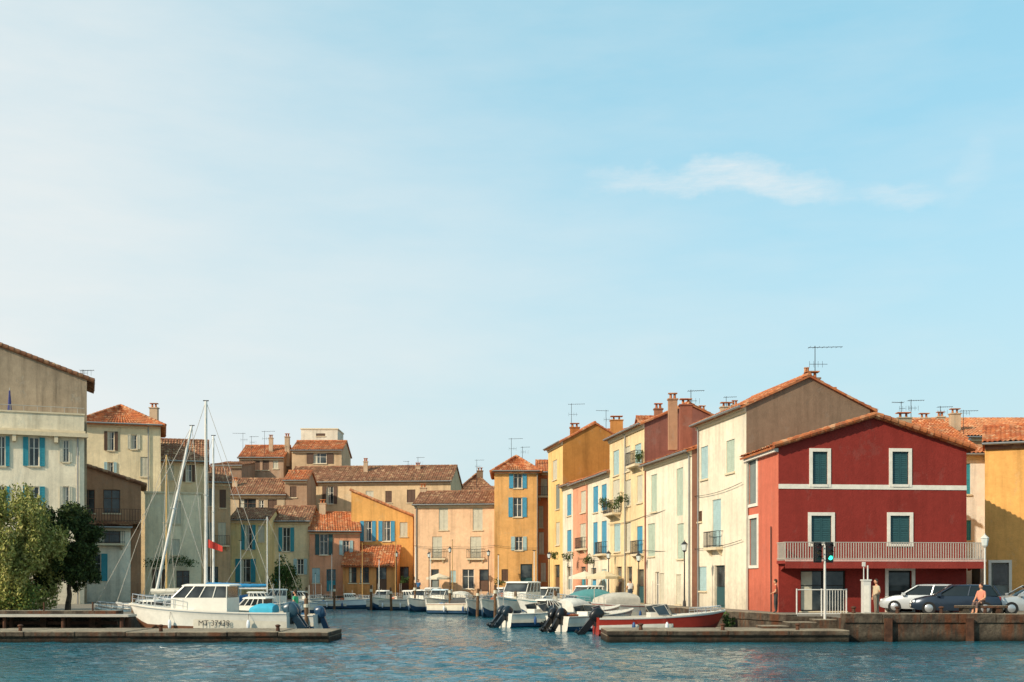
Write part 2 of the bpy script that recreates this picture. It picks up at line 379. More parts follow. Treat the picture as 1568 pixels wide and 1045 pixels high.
# ---------------------------------------------------------------- RIGHT ROW
def street(Y,off=0): return 13.6-.18*(Y-58)+off
def spx(Y,off=0): return 784+street(Y,off)/Y*FL
C=lambda px0,px1,a,b,m=PBLUE,**k:(px0,px1,a,b,'closed',m,k)
O_=lambda px0,px1,a,b,m=PBLUE,**k:(px0,px1,a,b,'open',m,k)
G_=lambda px0,px1,a,b,**k:(px0,px1,a,b,'glass',WHITE,k)
D_=lambda px0,px1,a,b,m=BROWN,**k:(px0,px1,a,b,'door',m,k)
rhA=(1192,58.0); dx=9.97; rhB=(1480,58+.1*dx)
SU={'sur':WHITE,'sw':.17}
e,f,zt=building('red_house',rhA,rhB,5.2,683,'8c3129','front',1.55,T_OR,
  ops=[(1244,1267,692,742,'closed',DTEAL,SU),(1366,1391,692,742,'closed',DTEAL,SU),(1242,1273,790,833,'closed',DTEAL,SU),(1363,1393,790,833,'closed',DTEAL,SU),
       (1226,1295,874,936,'glass',DARK,{'fm':DARK}),(1360,1396,874,936,'door',DARK,SU)],
  lops=[(1147,1159,701,772,'closed',GREYSH,{'sur':WHITE,'sw':.2}),(1148,1160,794,866,'closed',GREYSH,{'sur':WHITE,'sw':.2})],
  lwall='c96b52',cornice=None,rf=.5,ov=.35,age=.55,rk=.25)  # left wall: same red, its sunlit look put into a lighter coral colour
t=MB(); zb=WZ(745,58); t.box(f.P,.003,f.L-.003,.003,.03,zb-.12,zb+.12,WHITE)
fl=Fr(f.P(0,-5.2,0),f.P(0,0,0)); t.box(fl.P,0,5.2,.003,.22,zt-.3,zt-.12,WHITE); t.tube(fl.P(.3,.09,1),fl.P(.3,.09,zt-.3),.05,None,RAILG)
t.tube(fl.P(4.2,.06,1),fl.P(4.2,.06,WZ(805,58)),.03,None,IRON)
t.obj('white_bands',e)
t=MB(); zbal=WZ(859,58); balcony(t,f,-.1,f.L+.35,1.3,zbal,.92,stucco('8f362d',.5),RAILG,.13,.022); 
t.box(f.P,-.1,f.L+.35,1.301,1.34,zbal-.05,zbal+.05,stucco('cfa89c',.5)); t.box(f.P,-.1,f.L+.35,1.301,1.33,zbal-.4,zbal-.051,stucco('8f362d',.5)); t.obj('balcony',e)
def rowhouse(name,Y0,Y1,py,wallc,depth,rise,**k):
    off=k.pop('off',0); return building(name,(spx(Y1,off),Y1),(spx(Y0,off),Y0),depth,py,wallc,'side',rise,**k)
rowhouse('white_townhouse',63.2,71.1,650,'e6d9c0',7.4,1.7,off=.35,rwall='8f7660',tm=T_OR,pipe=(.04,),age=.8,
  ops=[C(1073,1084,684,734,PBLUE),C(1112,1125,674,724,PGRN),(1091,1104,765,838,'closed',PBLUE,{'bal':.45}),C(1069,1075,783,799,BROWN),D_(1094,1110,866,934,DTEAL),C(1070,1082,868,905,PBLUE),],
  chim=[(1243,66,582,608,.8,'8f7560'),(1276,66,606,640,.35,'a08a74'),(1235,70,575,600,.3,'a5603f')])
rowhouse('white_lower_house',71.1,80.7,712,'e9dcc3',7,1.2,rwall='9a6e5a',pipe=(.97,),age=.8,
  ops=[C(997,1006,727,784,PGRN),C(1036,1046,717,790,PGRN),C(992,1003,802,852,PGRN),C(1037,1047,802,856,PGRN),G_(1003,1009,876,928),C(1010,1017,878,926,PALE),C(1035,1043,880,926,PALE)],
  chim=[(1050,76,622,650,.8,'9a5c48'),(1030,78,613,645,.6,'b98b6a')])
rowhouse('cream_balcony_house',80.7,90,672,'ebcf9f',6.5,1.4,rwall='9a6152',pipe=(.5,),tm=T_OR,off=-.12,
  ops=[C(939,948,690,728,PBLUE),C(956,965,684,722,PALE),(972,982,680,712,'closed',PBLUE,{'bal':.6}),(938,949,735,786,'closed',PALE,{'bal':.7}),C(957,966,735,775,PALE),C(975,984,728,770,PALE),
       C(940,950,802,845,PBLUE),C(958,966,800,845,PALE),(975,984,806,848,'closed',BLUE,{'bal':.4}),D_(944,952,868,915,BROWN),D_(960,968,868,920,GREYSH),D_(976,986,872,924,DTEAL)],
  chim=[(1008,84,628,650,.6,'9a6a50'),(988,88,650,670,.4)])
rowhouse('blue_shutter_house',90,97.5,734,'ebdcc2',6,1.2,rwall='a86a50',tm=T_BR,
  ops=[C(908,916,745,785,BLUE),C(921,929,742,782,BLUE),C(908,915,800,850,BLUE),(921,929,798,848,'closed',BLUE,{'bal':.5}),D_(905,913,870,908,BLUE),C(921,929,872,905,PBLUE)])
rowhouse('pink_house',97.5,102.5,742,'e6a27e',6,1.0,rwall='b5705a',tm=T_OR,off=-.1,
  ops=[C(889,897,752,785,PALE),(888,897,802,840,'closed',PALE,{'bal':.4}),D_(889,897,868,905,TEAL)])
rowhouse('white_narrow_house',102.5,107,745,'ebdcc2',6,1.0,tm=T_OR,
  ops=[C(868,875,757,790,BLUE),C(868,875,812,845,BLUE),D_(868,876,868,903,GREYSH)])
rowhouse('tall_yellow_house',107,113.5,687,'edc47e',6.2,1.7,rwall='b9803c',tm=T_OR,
  ops=[C(846,853,705,735,PALE),C(851,857,742,780,GREYSH),C(851,857,800,835,PALE),D_(849,857,865,903,BROWN)],
  chim=[(880,110,656,672,.9,'b5713a')])
building('orange_chimney_house',(918,112),(970,112),6,672,'c98d4b','side',1.2,chim=[(944,112,645,668,1.2,'c88746')])
# ---------------------------------------------------------------- MIDDLE
building('ochre_house',(757,117),(824,117),7,720,'e3ab66','hip',1.6,T_OR,pipe=(.98,),
  ops=[O_(780,806,722,748,BLUE),O_(779,806,762,792,BLUE),O_(783,806,822,843,PBLUE),D_(797,815,864,905,DTEAL),C(768,778,872,890,BROWN)])
building('orange_house',(823,119),(858,119),7,722,'e08a5c','side',1.4,T_OR,
  ops=[C(828,838,733,760,PALE,bal=.9),C(825,832,775,808,PALE),(825,833,815,848,'closed',WHITE,{}),C(828,836,862,890,WHITE)])
building('peach_house',(634,119),(757,118),8,772,'efc298','side',1.5,T_BR,pipe=(.03,),
  ops=[C(672,686,778,812,PALE),C(724,739,778,812,PALE),C(662,677,822,855,PALE,bal=.3),C(720,737,822,855,PALE,bal=.3),G_(708,726,872,902),D_(734,748,872,906,BROWN),D_(660,672,872,906,GREYSH),C(690,698,874,892,PBLUE)],chim=[(648,123,748,768,.7)])
building('yellow_gable_house',(538,122),(632,122),9,752,'eaad5e','shedu',0,T_LT,drop=2.7,
  ops=[O_(552,575,798,829,BLUE),O_(580,604,798,829,BLUE),C(612,624,800,822,PALE),D_(612,626,868,905,BROWN)],chim=[(650,128,755,775,.6)])
building('orange_workshop',(525,118),(607,118),3.8,865,'dd9a5a','shed',2.1,T_OR,cornice=None,
  ops=[(534,546,868,893,'glass',DARK,{'fm':BROWN}),(551,565,868,893,'glass',DARK,{'fm':BROWN}),D_(576,592,868,906,BROWN)])
building('salmon_house',(474,119.5),(551,120.5),7,812,'e3a07a','side',2.0,T_OR,
  ops=[O_(483,509,818,850,DTEAL),O_(520,540,828,850,PBLUE),D_(500,514,872,906,TEAL),C(478,490,870,893,PBLUE)],chim=[(494,123,772,792,.7)])
building('cream_house',(412,120),(474,120),7,797,'f0d6a8','side',1.6,T_BR,
  ops=[O_(427,450,808,845,TEAL),O_(450,470,856,880,PBLUE),D_(414,428,868,906,TEAL)])
building('pale_yellow_house',(352,117),(411,117),7,795,'f0d799','side',1.2,T_BR,
  ops=[O_(370,391,804,842,TEAL),O_(361,391,856,892,TEAL),C(395,405,805,830,PALE)])
building('long_roof_house',(437,136),(690,134),9,738,'dfbf94','side',2.1,T_BR,
  ops=[O_(456,476,745,772,BROWN),O_(494,516,745,772,BROWN),C(623,636,750,770,BROWN),C(560,572,752,768,PALE),C(590,600,752,770,BROWN)],chim=[(640,138,715,735,.6),(560,138,708,722,.5)])
building('chapel_house',(700,150),(757,150),8,752,'a98468','hip',2.4,T_BR,chim=[(735,152,722,740,.8,'8a7058')])
building('tower_house',(447,142),(523,142),8,689,'cfae88','side',1.5,T_OR,ops=[O_(470,510,694,710,BROWN)])
building('rooftop_room',(461,147),(517,147),5,658,'e4d8c2','flat',0,ops=[C(484,498,664,668,BROWN)])
building('brown_house',(366,142),(434,142),8,700,'b8967a','side',1.8,T_OR,ops=[C(388,398,703,720,BROWN),C(402,412,703,720,BROWN),C(418,426,704,718,PALE)],chim=[(440,144,670,690,.6),(415,144,672,690,.5)])
building('grey_house',(350,128),(437,128),8,757,'c0a98a','side',2.0,T_BR,ops=[G_(366,392,764,784,fm=BROWN),C(410,424,765,783,BROWN),G_(396,404,766,784)],chim=[(360,130,738,755,.6)])
building('stepped_house',(325,134),(370,134),7,712,'a08068','shed',1.0,T_BR,ops=[C(335,350,718,735,BROWN)])
building('back_terrace_house',(436,128),(470,128),6,735,'b08d70','side',1.2,T_OR,ops=[C(444,454,745,762,BROWN)])
# ---------------------------------------------------------------- LEFT
building('narrow_tan_house',(306,112),(353,112),7,738,'cfae88','side',1.6,T_BR,turn=True,
  ops=[C(316,328,748,775,GREYSH),C(336,346,750,778,BROWN),C(316,328,800,832,GREYSH),(334,346,800,835,'closed',PALE,{'bal':.5}),D_(318,334,868,903,DTEAL)],age=1.2)
building('beige_tower_house',(246,106),(318,106),7,706,'e6cca2','side',2.2,T_BR,turn=True,
  ops=[O_(280,298,711,738,BROWN),C(254,266,712,735,PALE),C(256,268,760,790,PALE),C(285,296,765,795,GREYSH),C(285,296,825,850,PALE)],age=1.0)
building('beige_house',(118,100),(246,100),7,650,'efdab0','hip',1.9,T_OR,turn=True,
  ops=[O_(160,180,661,690,BROWN),O_(196,214,666,688,PALE),O_(160,178,708,724,PBLUE),C(215,228,700,730,PALE)],chim=[(236,103,626,645,.7)],pipe=(.85,))
building('cream_quay_house',(222,94),(308,94),6,757,'f1dfbb','flat',0,turn=True,
  ops=[C(265,277,768,802,PALE),C(262,275,826,850,PALE),O_(234,252,872,905,BROWN),G_(270,290,874,900,fm=BROWN)],age=.9)
eb,fb_,_=building('brown_balcony_house',(118,90),(216,90),6,742,'b88b6a','shedu',0,T_BR,drop=1.5,turn=True,
  ops=[(158,184,750,786,'glass',DARK,{'fm':BROWN,}),(125,145,750,786,'glass',DARK,{'fm':BROWN})],rwall='c9b79a')
t=MB(); balcony(t,fb_,0,fb_.L,1.4,WZ(801,90),1.0,T_BR,BROWN,.2,.02); t.obj('wooden_balcony',eb)
building('white_quay_house',(52,87),(200,88),4.5,806,'efe3cc','shed',.9,T_BR,rwall='b9a993',turn=True,
  ops=[(150,184,810,832,'glass',DARK,{'fm':BROWN,'bal':.6}),O_(126,164,848,890,TEAL),G_(88,106,853,868,fm=BROWN)],age=1.0)
e3,f3,z3=building('corner_building',(-170,79),(129,79),8,664,'f4e4c6','flat',0,turn=True,
  ops=[O_(-10,14,668,714,TEAL),O_(36,68,670,714,TEAL),O_(92,110,674,708,PALE),O_(36,68,745,790,TEAL),O_(-10,14,745,790,TEAL),O_(92,110,745,785,PALE),O_(36,68,820,862,TEAL),O_(-90,-55,668,714,TEAL)],pipe=(.965,),age=.8)
t=MB(); zc=z3; PAR=stucco('ecdcbc')
t.box(f3.P,-.2,f3.L+.25,.003,.45,zc-.32,zc-.05,CREAMT); t.box(f3.P,0,f3.L,-.25,-.0,zc+.15,zc+1.25,PAR); t.box(f3.P,-.05,f3.L+.05,-.3,.06,zc+1.25,zc+1.36,CREAMT)
for q in (.18,.42,.63,.85): t.box(f3.P,q*f3.L-.12,q*f3.L+.12,.003,.4,zc-.75,zc-.32,CREAMT)
for i in range(14):
    u=f3.L*(i+.5)/14; t.tube(f3.P(u,-.12,zc+1.36),f3.P(u,-.12,zc+1.75),.02,None,RAILG)
t.tube(f3.P(0,-.12,zc+1.75),f3.P(f3.L,-.12,zc+1.75),.025,None,RAILG)
t.box(f3.P,f3.L-.2,f3.L,-8,-.3,zc+.15,zc+1.25,PAR)
t.obj('terrace_parapet',e3)
building('upper_gabled_house',(-170,82),(133,82),5,581,'b59f84','shedu',0,T_BR,drop=4.4,ov=.5,age=1.5,rwall='a3866a',turn=True)
e=empty('closed_parasol',f3.P(f3.L*.60,-1.0,zc+.15)); t=MB(); UM=paint('3b3f73',.8); t.tube((0,0,0),(0,0,2.9),.03,None,RAILG); t.tube((0,0,1.2),(0,0,2.7),.16,.05,UM,8); t.tube((0,0,.0),(0,0,.1),.25,.22,ZINC,10); t.obj('pole_and_canvas',e)
# ---------------------------------------------------------------- RIGHT BACK
building('white_side_house',(1455,71),(1512,71),7,694,'ebe5d8','side',1.2,T_OR,ops=[C(1470,1486,710,757,TEAL),C(1472,1487,797,828,TEAL),D_(1488,1502,862,925,BROWN)])
building('yellow_corner_house',(1508,64.5),(1754,61.4),8,678,'edaf5e','side',1.3,T_OR,ops=[D_(1518,1545,862,930,GREYSH,sur=WHITE,sw=.15),C(1590,1620,720,770,TEAL)],cornice=T_BR)
building('terracotta_roof_house',(1385,86),(1480,86),10,672,'b08468','side',2.0,T_OR,chim=[(1383,84,642,662,1.0,'a89880'),(1440,92,640,655,.6)])
building('wide_roof_house',(1440,92),(1680,92),14,668,'c99870','side',2.3,T_LT,chim=[(1462,94,635,650,.8),(1415,94,642,655,.8)])
building('hill_house',(1330,96),(1420,96),10,655,'a5785c','side',.9,T_OR)
building('row_back_house',(985,98),(1180,98),9,655,'a56c58','side',1.5,T_OR,chim=[(1112,98,625,645,1.0),(1125,98,622,640,.5),(1075,98,630,645,.6)])
for i,(a,b,Y,py) in enumerate([(-60,120,125,720),(120,300,135,735),(300,450,160,735),(560,700,165,765),(690,860,160,765)]):
    building('town_house',(a,Y),(b,Y),12,py,['cfb089','c59b74','d6bb93','c9a27c','d2b48c'][i],'side',2.2,[T_BR,T_OR][i%2],ops=[C(a+20,a+34,py+8,py+26,BROWN),C(a+70,a+84,py+8,py+26,PALE)])
# ---------------------------------------------------------------- antennas & cables
def antenna(px,Y,py0,py1,arm=1.6,dirn=1):
    e=empty('tv_antenna',(WX(px,Y),Y,WZ(py0,Y))); m=MB(); h=(py0-py1)*Y/FL
    m.tube((0,0,-1.5),(0,0,h),.028,.02,IRON,6); m.tube((-arm*.25*dirn,0,h-.1),(arm*dirn,0,h-.05),.016,None,IRON,5)
    for i in range(8):
        x=(-.2+1.15*i/7)*arm*dirn; l=.32-.02*i; m.tube((x,-l,h-.08),(x,l,h-.08),.01,None,IRON,4)
    m.tube((-arm*.2,0,h*.6),(arm*.45,0,h*.6),.014,None,IRON,5)
    for i in range(4): m.tube((-arm*.2+i*.25,0,h*.6-.18),(-arm*.2+i*.25,0,h*.6+.18),.01,None,IRON,4)
    m.obj('mast_and_elements',e)
for a in [(1248,66,600,530,1.6,1),(1058,76,640,597,.9,1),(875,110,660,618,1.3,1),(928,112,665,628,1,-1),(1395,86,645,612,1,1),(1380,86,642,615,.7,-1),(1440,92,645,622,1,1),(1475,92,640,628,1.2,1),(783,119,712,671,1.2,1),(800,120,705,684,.8,1),(730,150,730,704,1,1),(372,142,690,663,1.3,-1),(405,142,690,660,1.3,1),(127,82,580,566,.8,1),(1112,98,640,607,.9,1),(1004,84,650,624,.5,1),(385,142,692,668,.9,1),(640,138,722,700,.8,1),(625,138,722,706,.6,-1)]: antenna(*a)
def cable(pts,sag=.25,r=.018):
    e=empty('facade_cable'); m=MB()
    for a,b in zip(pts[:-1],pts[1:]):
        a=Vector(a);b=Vector(b);pr=a
        for i in range(1,9):
            q=a.lerp(b,i/8); q.z-=sag*4*(i/8)*(1-i/8); m.tube(pr,q,r,None,IRON,4); pr=q
    m.obj('cable',e)
def sp3(Y,z,o=-.12): return (street(Y,o),Y,z)
cable([sp3(63.5,8.1,.2),sp3(71,7.9,.2),sp3(80.7,7.2,-.14),sp3(90,7.1,-.27)],.15); cable([sp3(63.5,4.9,.2),sp3(71,4.6,.2),sp3(80.7,4.8,-.14),sp3(90,4.6,-.27),sp3(100,4.6,-.25)],.12)
cable([(WX(634,118.8),118.8,6.3),(WX(690,118.3),118.3,6.2),(WX(757,117.8),117.8,6.3),(WX(757,116.8),116.8,6.3),(WX(824,116.8),116.8,6.0)],.12)
# ---------------------------------------------------------------- ground & quays & water
GZ=1.0
poly=[(-600,54.5),(-18.5,54.5),(-19,62),(-27,80),(-25,100),(-24,116.2),(-.4,116.2),(10.5,58),(12.5,51.6),(14.3,51.4),(14.3,49),(600,49),(600,1500),(-600,1500)]
g=MB(); g.poly([(x,y,GZ) for x,y in poly],GROUND)
for i in range(len(poly)-1):
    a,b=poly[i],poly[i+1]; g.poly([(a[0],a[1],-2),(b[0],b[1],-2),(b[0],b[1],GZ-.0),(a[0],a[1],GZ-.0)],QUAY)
g.obj('ground')
def kerbline(name,pts,w,z0,z1):
    m=MB()
    for a,b in zip(pts[:-1],pts[1:]):
        fr=Fr(a,b); L=fr.L; n=max(1,int(L/1.6))
        for i in range(n):
            m.box(fr.P,L*i/n+.012,L*(i+1)/n-.012,-w,.08,z0,z1+random.uniform(-.02,.02),QUAY)
    return m.obj(name,None,bevel=.02)
kerbline('quay_edge_kerb',[(-25,100),(-24,116.2),(-.4,116.2),(10.5,58),(12.5,51.6)],.5,GZ-.25,GZ+.1)
kerbline('quay_parapet',[(14.3,49),(60,49)],.6,GZ-.2,GZ+.2)
def block(name,x0,x1,y0,y1,z,over=.12):
    m=MB(); n=int((x1-x0)/2.1)
    m.bx(x0,x1,y0,y1,-2,z-.2,QUAY)
    for i in range(n):
        a=x0+(x1-x0)*i/n;b=x0+(x1-x0)*(i+1)/n
        m.bx(a+.01,b-.01,y0-over+random.uniform(-.03,.03),y1+.02,z-.2,z+random.uniform(-.02,.02),QUAY)
    return m.obj(name,None,bevel=.035)
block('stone_jetty',-70,-7.75,48.2,51.8,.45)
block('stone_landing',4.0,14.29,48.2,51.3,.5)
m=MB(); RUST=paint('5a3a28',.8,.2,.5); 
m.bx(-60,-18.6,53.4,54.45,1.02,1.2,QUAY)
for x in np.arange(-59,-18.6,2.3): m.bx(x,x+.3,53.5,54.3,-1.5,1.02,RUST); m.tube((x+.15,53.6,1.2),(x+.15,53.6,1.6),.04,None,RUST)
m.bx(-60,-18.6,53.6,53.7,.55,.7,RUST); dk=empty('boat_dock'); m.obj('deck_and_piles',dk)
m=MB()
m.bx(-29,-17.6,52.2,53.38,.95,1.05,RAILG)
for x in np.arange(-28.8,-17.8,2.7): m.tube((x,52.5,-1),(x,52.5,.94),.1,None,RUST); m.tube((x,53.2,-1),(x,53.2,.94),.1,None,RUST)
dk=empty('gangway'); m.obj('deck',dk)
m=MB()
for x in (16,19.5,24,27): m.bx(x,x+.3,48.75,48.91,-.8,1.0,RUST)
for x in np.arange(14.8,32,1.9):
    m.tube((x,49.3,1.2),(x,49.3,1.42),.09,.07,RUST); m.ell((x,49.3,1.45),(.12,.12,.06),RUST)
for x in (5.5,9.0,12.2,-10,-15,-21,-26):
    z_=.5 if x>0 else .45; m.tube((x,48.6,z_),(x,48.6,z_+.22),.09,.07,RUST); m.ell((x,48.6,z_+.24),(.12,.12,.06),RUST)
fe=empty('mooring_bollards'); m.obj('bollards',fe,True)
WOOD=paint('6a5038',.9,0,.4)
def post(x,y,h):
    e=empty('mooring_post',(x,y,0)); m=MB(); ln=random.uniform(-.12,.12); m.tube((0,0,-1.5),(ln,0,h),.12,.1,WOOD,8); m.tube((ln*.8,0,h*.75),(ln*.9,0,h*.85),.135,.135,PALE,8); m.tube((ln,0,h),(ln,0,h+.05),.1,.04,WOOD,8); m.obj('pile',e)
for px,Y,h in [(568,101,2.2),(600,99,2),(636,96,2.4),(690,90,2.2),(730,84,2.0),(758,80,2.3),(792,72,1.9),(852,66.5,2),(470,104,2),(512,104,2.2),(418,100,2),(205,57.5,1.8),(470,57.2,1.7)]: post(WX(px,Y),Y,h)
# stone bench on the quay
e=empty('stone_bench',(WX(1502,51.2),51.2,GZ)); m=MB(); m.bx(-1.1,1.1,-.3,.3,.38,.5,QUAY); m.bx(-.9,-.6,-.25,.25,0,.38,QUAY); m.bx(.6,.9,-.25,.25,0,.38,QUAY); m.obj('seat',e,bevel=.02)
# cafe parasols and planters along the quays
def parasol(x,y,col,r=1.3,h=2.4):
    e=empty('cafe_parasol',(x,y,GZ)); m=MB(); PM=paint(col,.8,0,.1); m.tube((0,0,0),(0,0,h+.1),.03,None,RAILG,6); m.tube((0,0,0),(0,0,.08),.3,.26,ZINC,10)
    for i in range(8):
        a=math.pi/4*i;b=a+math.pi/4; p=[(0,0,h),(r*math.cos(a),r*math.sin(a),h-.45),(r*math.cos(b),r*math.sin(b),h-.45)]; m.poly(p,PM)
        m.poly([p[1],p[2],(p[2][0],p[2][1],h-.65),(p[1][0],p[1][1],h-.65)],PM)
    m.obj('canvas',e)
for x,y,c in [(street(92,-1.6),92,'d8cdb4'),(WX(672,116.9),116.9,'d8cdb4'),(street(86,-1.6),86,'cdbf9e')]: parasol(x,y,c)
# water
xs=np.concatenate([[-900,-300,-120],np.arange(-48,48.01,.2),[120,300,900]])
ys=[-900,-200,0,16.0]
while ys[-1]<125: ys.append(ys[-1]+max(.13,.0052*ys[-1]))
ys=np.array(ys+[160.,400.,1500.])
X,Yg=np.meshgrid(xs,ys); Z=np.zeros_like(X)
rng=np.random.RandomState(3)
for i in range(34):
    wl=.55*1.12**i if i<20 else rng.uniform(.5,2.5); th=rng.normal(-1.2,.6); k=2*math.pi/wl; ph=rng.uniform(0,6.28)
    s=np.sin(k*(X*math.cos(th)+Yg*math.sin(th))+ph+.9*np.sin(.13*X*rng.uniform(.5,1.5)+.17*Yg*rng.uniform(.5,1.5)+ph))
    Z+= .0088*wl**.75*(1-np.abs(s))*1.2
patch_=.65+.35*np.sin(.11*X+.21*Yg)*np.sin(.07*X-.13*Yg+1)
mask=np.clip((48-np.abs(X))/4,0,1)*np.clip((Yg-16)/4,0,1)*np.clip((125-Yg)/10,0,1)*np.clip(1.5-Yg/70,.22,1)
Z=(Z-Z.mean())*mask*patch_
nx,ny=len(xs),len(ys); V=np.stack([X,Yg,Z],-1).reshape(-1,3)
ii=np.arange(nx-1); jj=np.arange(ny-1); I,J=np.meshgrid(ii,jj); b0=(J*nx+I).ravel(); Fc=np.stack([b0,b0+1,b0+nx+1,b0+nx],-1)
me=bpy.data.meshes.new('water'); me.from_pydata(V.tolist(),[],Fc.tolist()); me.materials.append(watermat()); me.polygons.foreach_set('use_smooth',[True]*len(me.polygons))
sc.collection.objects.link(bpy.data.objects.new('water',me))
# ---------------------------------------------------------------- foliage
def leaves(pts,size,aspect,mats,name,parent,droop=0):
    n=len(pts); pts=np.array(pts)
    d=np.random.normal(size=(n,3)); d[:,2]-=droop; d/=np.linalg.norm(d,axis=1)[:,None]
    q=np.random.normal(size=(n,3)); s=np.cross(d,q); s/=np.linalg.norm(s,axis=1)[:,None]
    L=size*np.random.uniform(.6,1.3,(n,1)); w=L*aspect
    V=np.stack([pts-d*L/2,pts+s*w/2,pts+d*L/2,pts-s*w/2],1).reshape(-1,3)
    Fc=np.arange(4*n).reshape(-1,4); me=bpy.data.meshes.new(name); me.from_pydata(V.tolist(),[],Fc.tolist())
    for m in mats: me.materials.append(m)
    me.polygons.foreach_set('material_index',np.random.randint(0,len(mats),n).tolist())
    o=bpy.data.objects.new(name,me); sc.collection.objects.link(o); o.parent=parent
BARK=paint('5b4a3a',.9,0,.4)
def tree(name,x,y,z,H,W,n,mats,droop,seed,leafs=.16,asp=.35,zlo=.18,ncl=70):
    rg=np.random.RandomState(seed); e=empty(name,(x,y,z)); m=MB(); pts=[]; tips=[]
    def limb(p,d,l,r,lev):
        p=Vector(p);d=Vector(d).normalized(); seg=4
        for i in range(seg):
            q=p+d*l/seg; m.tube(p,q,r*(1-i/seg*.5),r*(1-(i+1)/seg*.5),BARK,7); p=q
            d=(d+Vector(rg.normal(0,.16,3))+Vector((0,0,-.1*droop if lev>1 else .04))).normalized()
            if lev>=2: tips.append(tuple(p))
        if lev<3:
            for k in range(4 if lev<2 else 3):
                dd=(d*.5+Vector(rg.normal(0,.7,3))+Vector((0,0,.25))).normalized(); limb(p,dd,l*rg.uniform(.55,.75),r*.5,lev+1)
    limb((0,0,0),(.05,0,1),H*.3,H*.03,0)
    cl=[]
    for k in range(ncl):
        a=rg.uniform(0,6.28); rr=rg.uniform(0.1,1)**.6; zz=rg.uniform(zlo,.93); q=(zz-zlo)/(1-zlo)
        rad=W/2*(max(.02,1-abs(2*q-.85)**2.2/1.4))**.5
        cl.append((rr*rad*math.cos(a),rr*rad*math.sin(a),zz*H,rg.uniform(.4,.9)*W*.15))
    cl+=[(t[0],t[1],t[2],W*.08) for t in tips[::4] if t[2]<H]
    tot=sum(c[3]**2 for c in cl)
    for c in cl:
        k=int(n*c[3]**2/tot); strands=max(4,k//16)
        for s in range(strands):
            o=rg.normal(0,1,3); o/=np.linalg.norm(o); o*=c[3]*rg.uniform(.5,1.2); ln=droop*rg.uniform(.3,1.1)+.12
            for j in range(max(1,k//strands)):
                u=rg.uniform(0,1); zz=c[2]+o[2]-u*ln+rg.normal(0,.05)
                if zz>.15: pts.append((c[0]+o[0]+rg.normal(0,.07),c[1]+o[1]+rg.normal(0,.07),zz))
    m.obj('trunk_and_limbs',e,True); leaves(pts,leafs,asp,mats,'crown',e,droop)
WL=[leafmat('7d7f3e','9f9c5a'),leafmat('616733','85863f'),leafmat('8c8a4c','b3ab6e')]
tree('willow_tree',WX(18,58),58,GZ,6.8,5.0,60000,WL,1.0,2,.2,.34,.1,62)
tree('willow_tree',WX(-85,60),60,GZ,7,5.4,26000,WL[:2],1.0,5,.2,.32,.1,60)
tree('evergreen_tree',WX(104,60),60,GZ,5.8,3.5,48000,[leafmat('34411f','4d582c'),leafmat('29331c','3b4829')],.25,8,.17,.5,.28,60)
def bush(name,x,y,z,r,n,mats,size=.13):
    e=empty(name,(x,y,z)); rg=np.random; pts=[]
    lob=[(rg.normal(0,.45)*r[0],rg.normal(0,.45)*r[1],rg.uniform(.2,1)*r[2],rg.uniform(.3,.55)) for _ in range(9)]
    for i in range(n):
        l=lob[i%9]; d=rg.normal(size=3); d/=np.linalg.norm(d); d*=rg.uniform(.6,1.05)
        pts.append((l[0]+d[0]*r[0]*l[3],l[1]+d[1]*r[1]*l[3],max(0,l[2]+d[2]*r[2]*l[3])))
    m=MB()
    for l in lob[:5]: m.tube((0,0,0),(l[0]*.6,l[1]*.6,l[2]),.04,.01,BARK,5)
    m.obj('stems',e); leaves(pts,size,.5,mats,'foliage',e)
GR=[leafmat('3c5228','5d7038'),leafmat('2e4122','465a2e')]
bush('garden_shrub',WX(437,113),113,GZ,(1.5,1.1,3.0),3200,GR,.24)
bush('garden_shrub',WX(10,56.5),56.5,GZ,(2.2,1.0,1.1),3000,[WL[1],GR[0]],.15)
for px,Y,py,w in [(235,92.3,866,.9),(250,92.4,866,.8),(268,92.6,864,.9),(290,92.8,866,.8),(940,86.5,778,.5),(951,84.5,768,.5),(978,81,705,.35),(850,104,855,.5),(870,100,858,.6),(765,115,895,.5),(620,117,892,.5),(900,95,862,.4),(1115,56,957,.3),(925,92,775,.4)]:
    bush('potted_plant',WX(px,Y),Y,WZ(py,Y)-.1,(w,.35,.6),420,GR,.13)
# ---------------------------------------------------------------- street lamps
def lamp(px,Y,pyTop,z=GZ+.1,col=IRON):
    e=empty('street_lamp',(WX(px,Y),Y,z)); m=MB(); h=WZ(pyTop,Y)-z
    m.tube((0,0,0),(0,0,.35),.11,.08,col,10); m.tube((0,0,.35),(0,0,h-.55),.05,.035,col,10)
    x=0
    m.tube((x,0,h-.6),(x,0,h-.5),.06,.14,col,6); m.tube((x,0,h-.5),(x,0,h-.15),.13,.19,paint('cfd6d2',.2),6); m.tube((x,0,h-.15),(x,0,h+.02),.22,.05,col,6); m.tube((x,0,h+.02),(x,0,h+.12),.03,.01,col,6)
    m.obj('post_and_lantern',e)
for a in [(1048,67,830),(978,80,848),(932,88,845),(841,101,846),(748,114.5,843),(689,115,838),(657,115,846),(607,115,845)]: lamp(*a)
lamp(1508,56,820,col=paint('c9c9c2',.5))
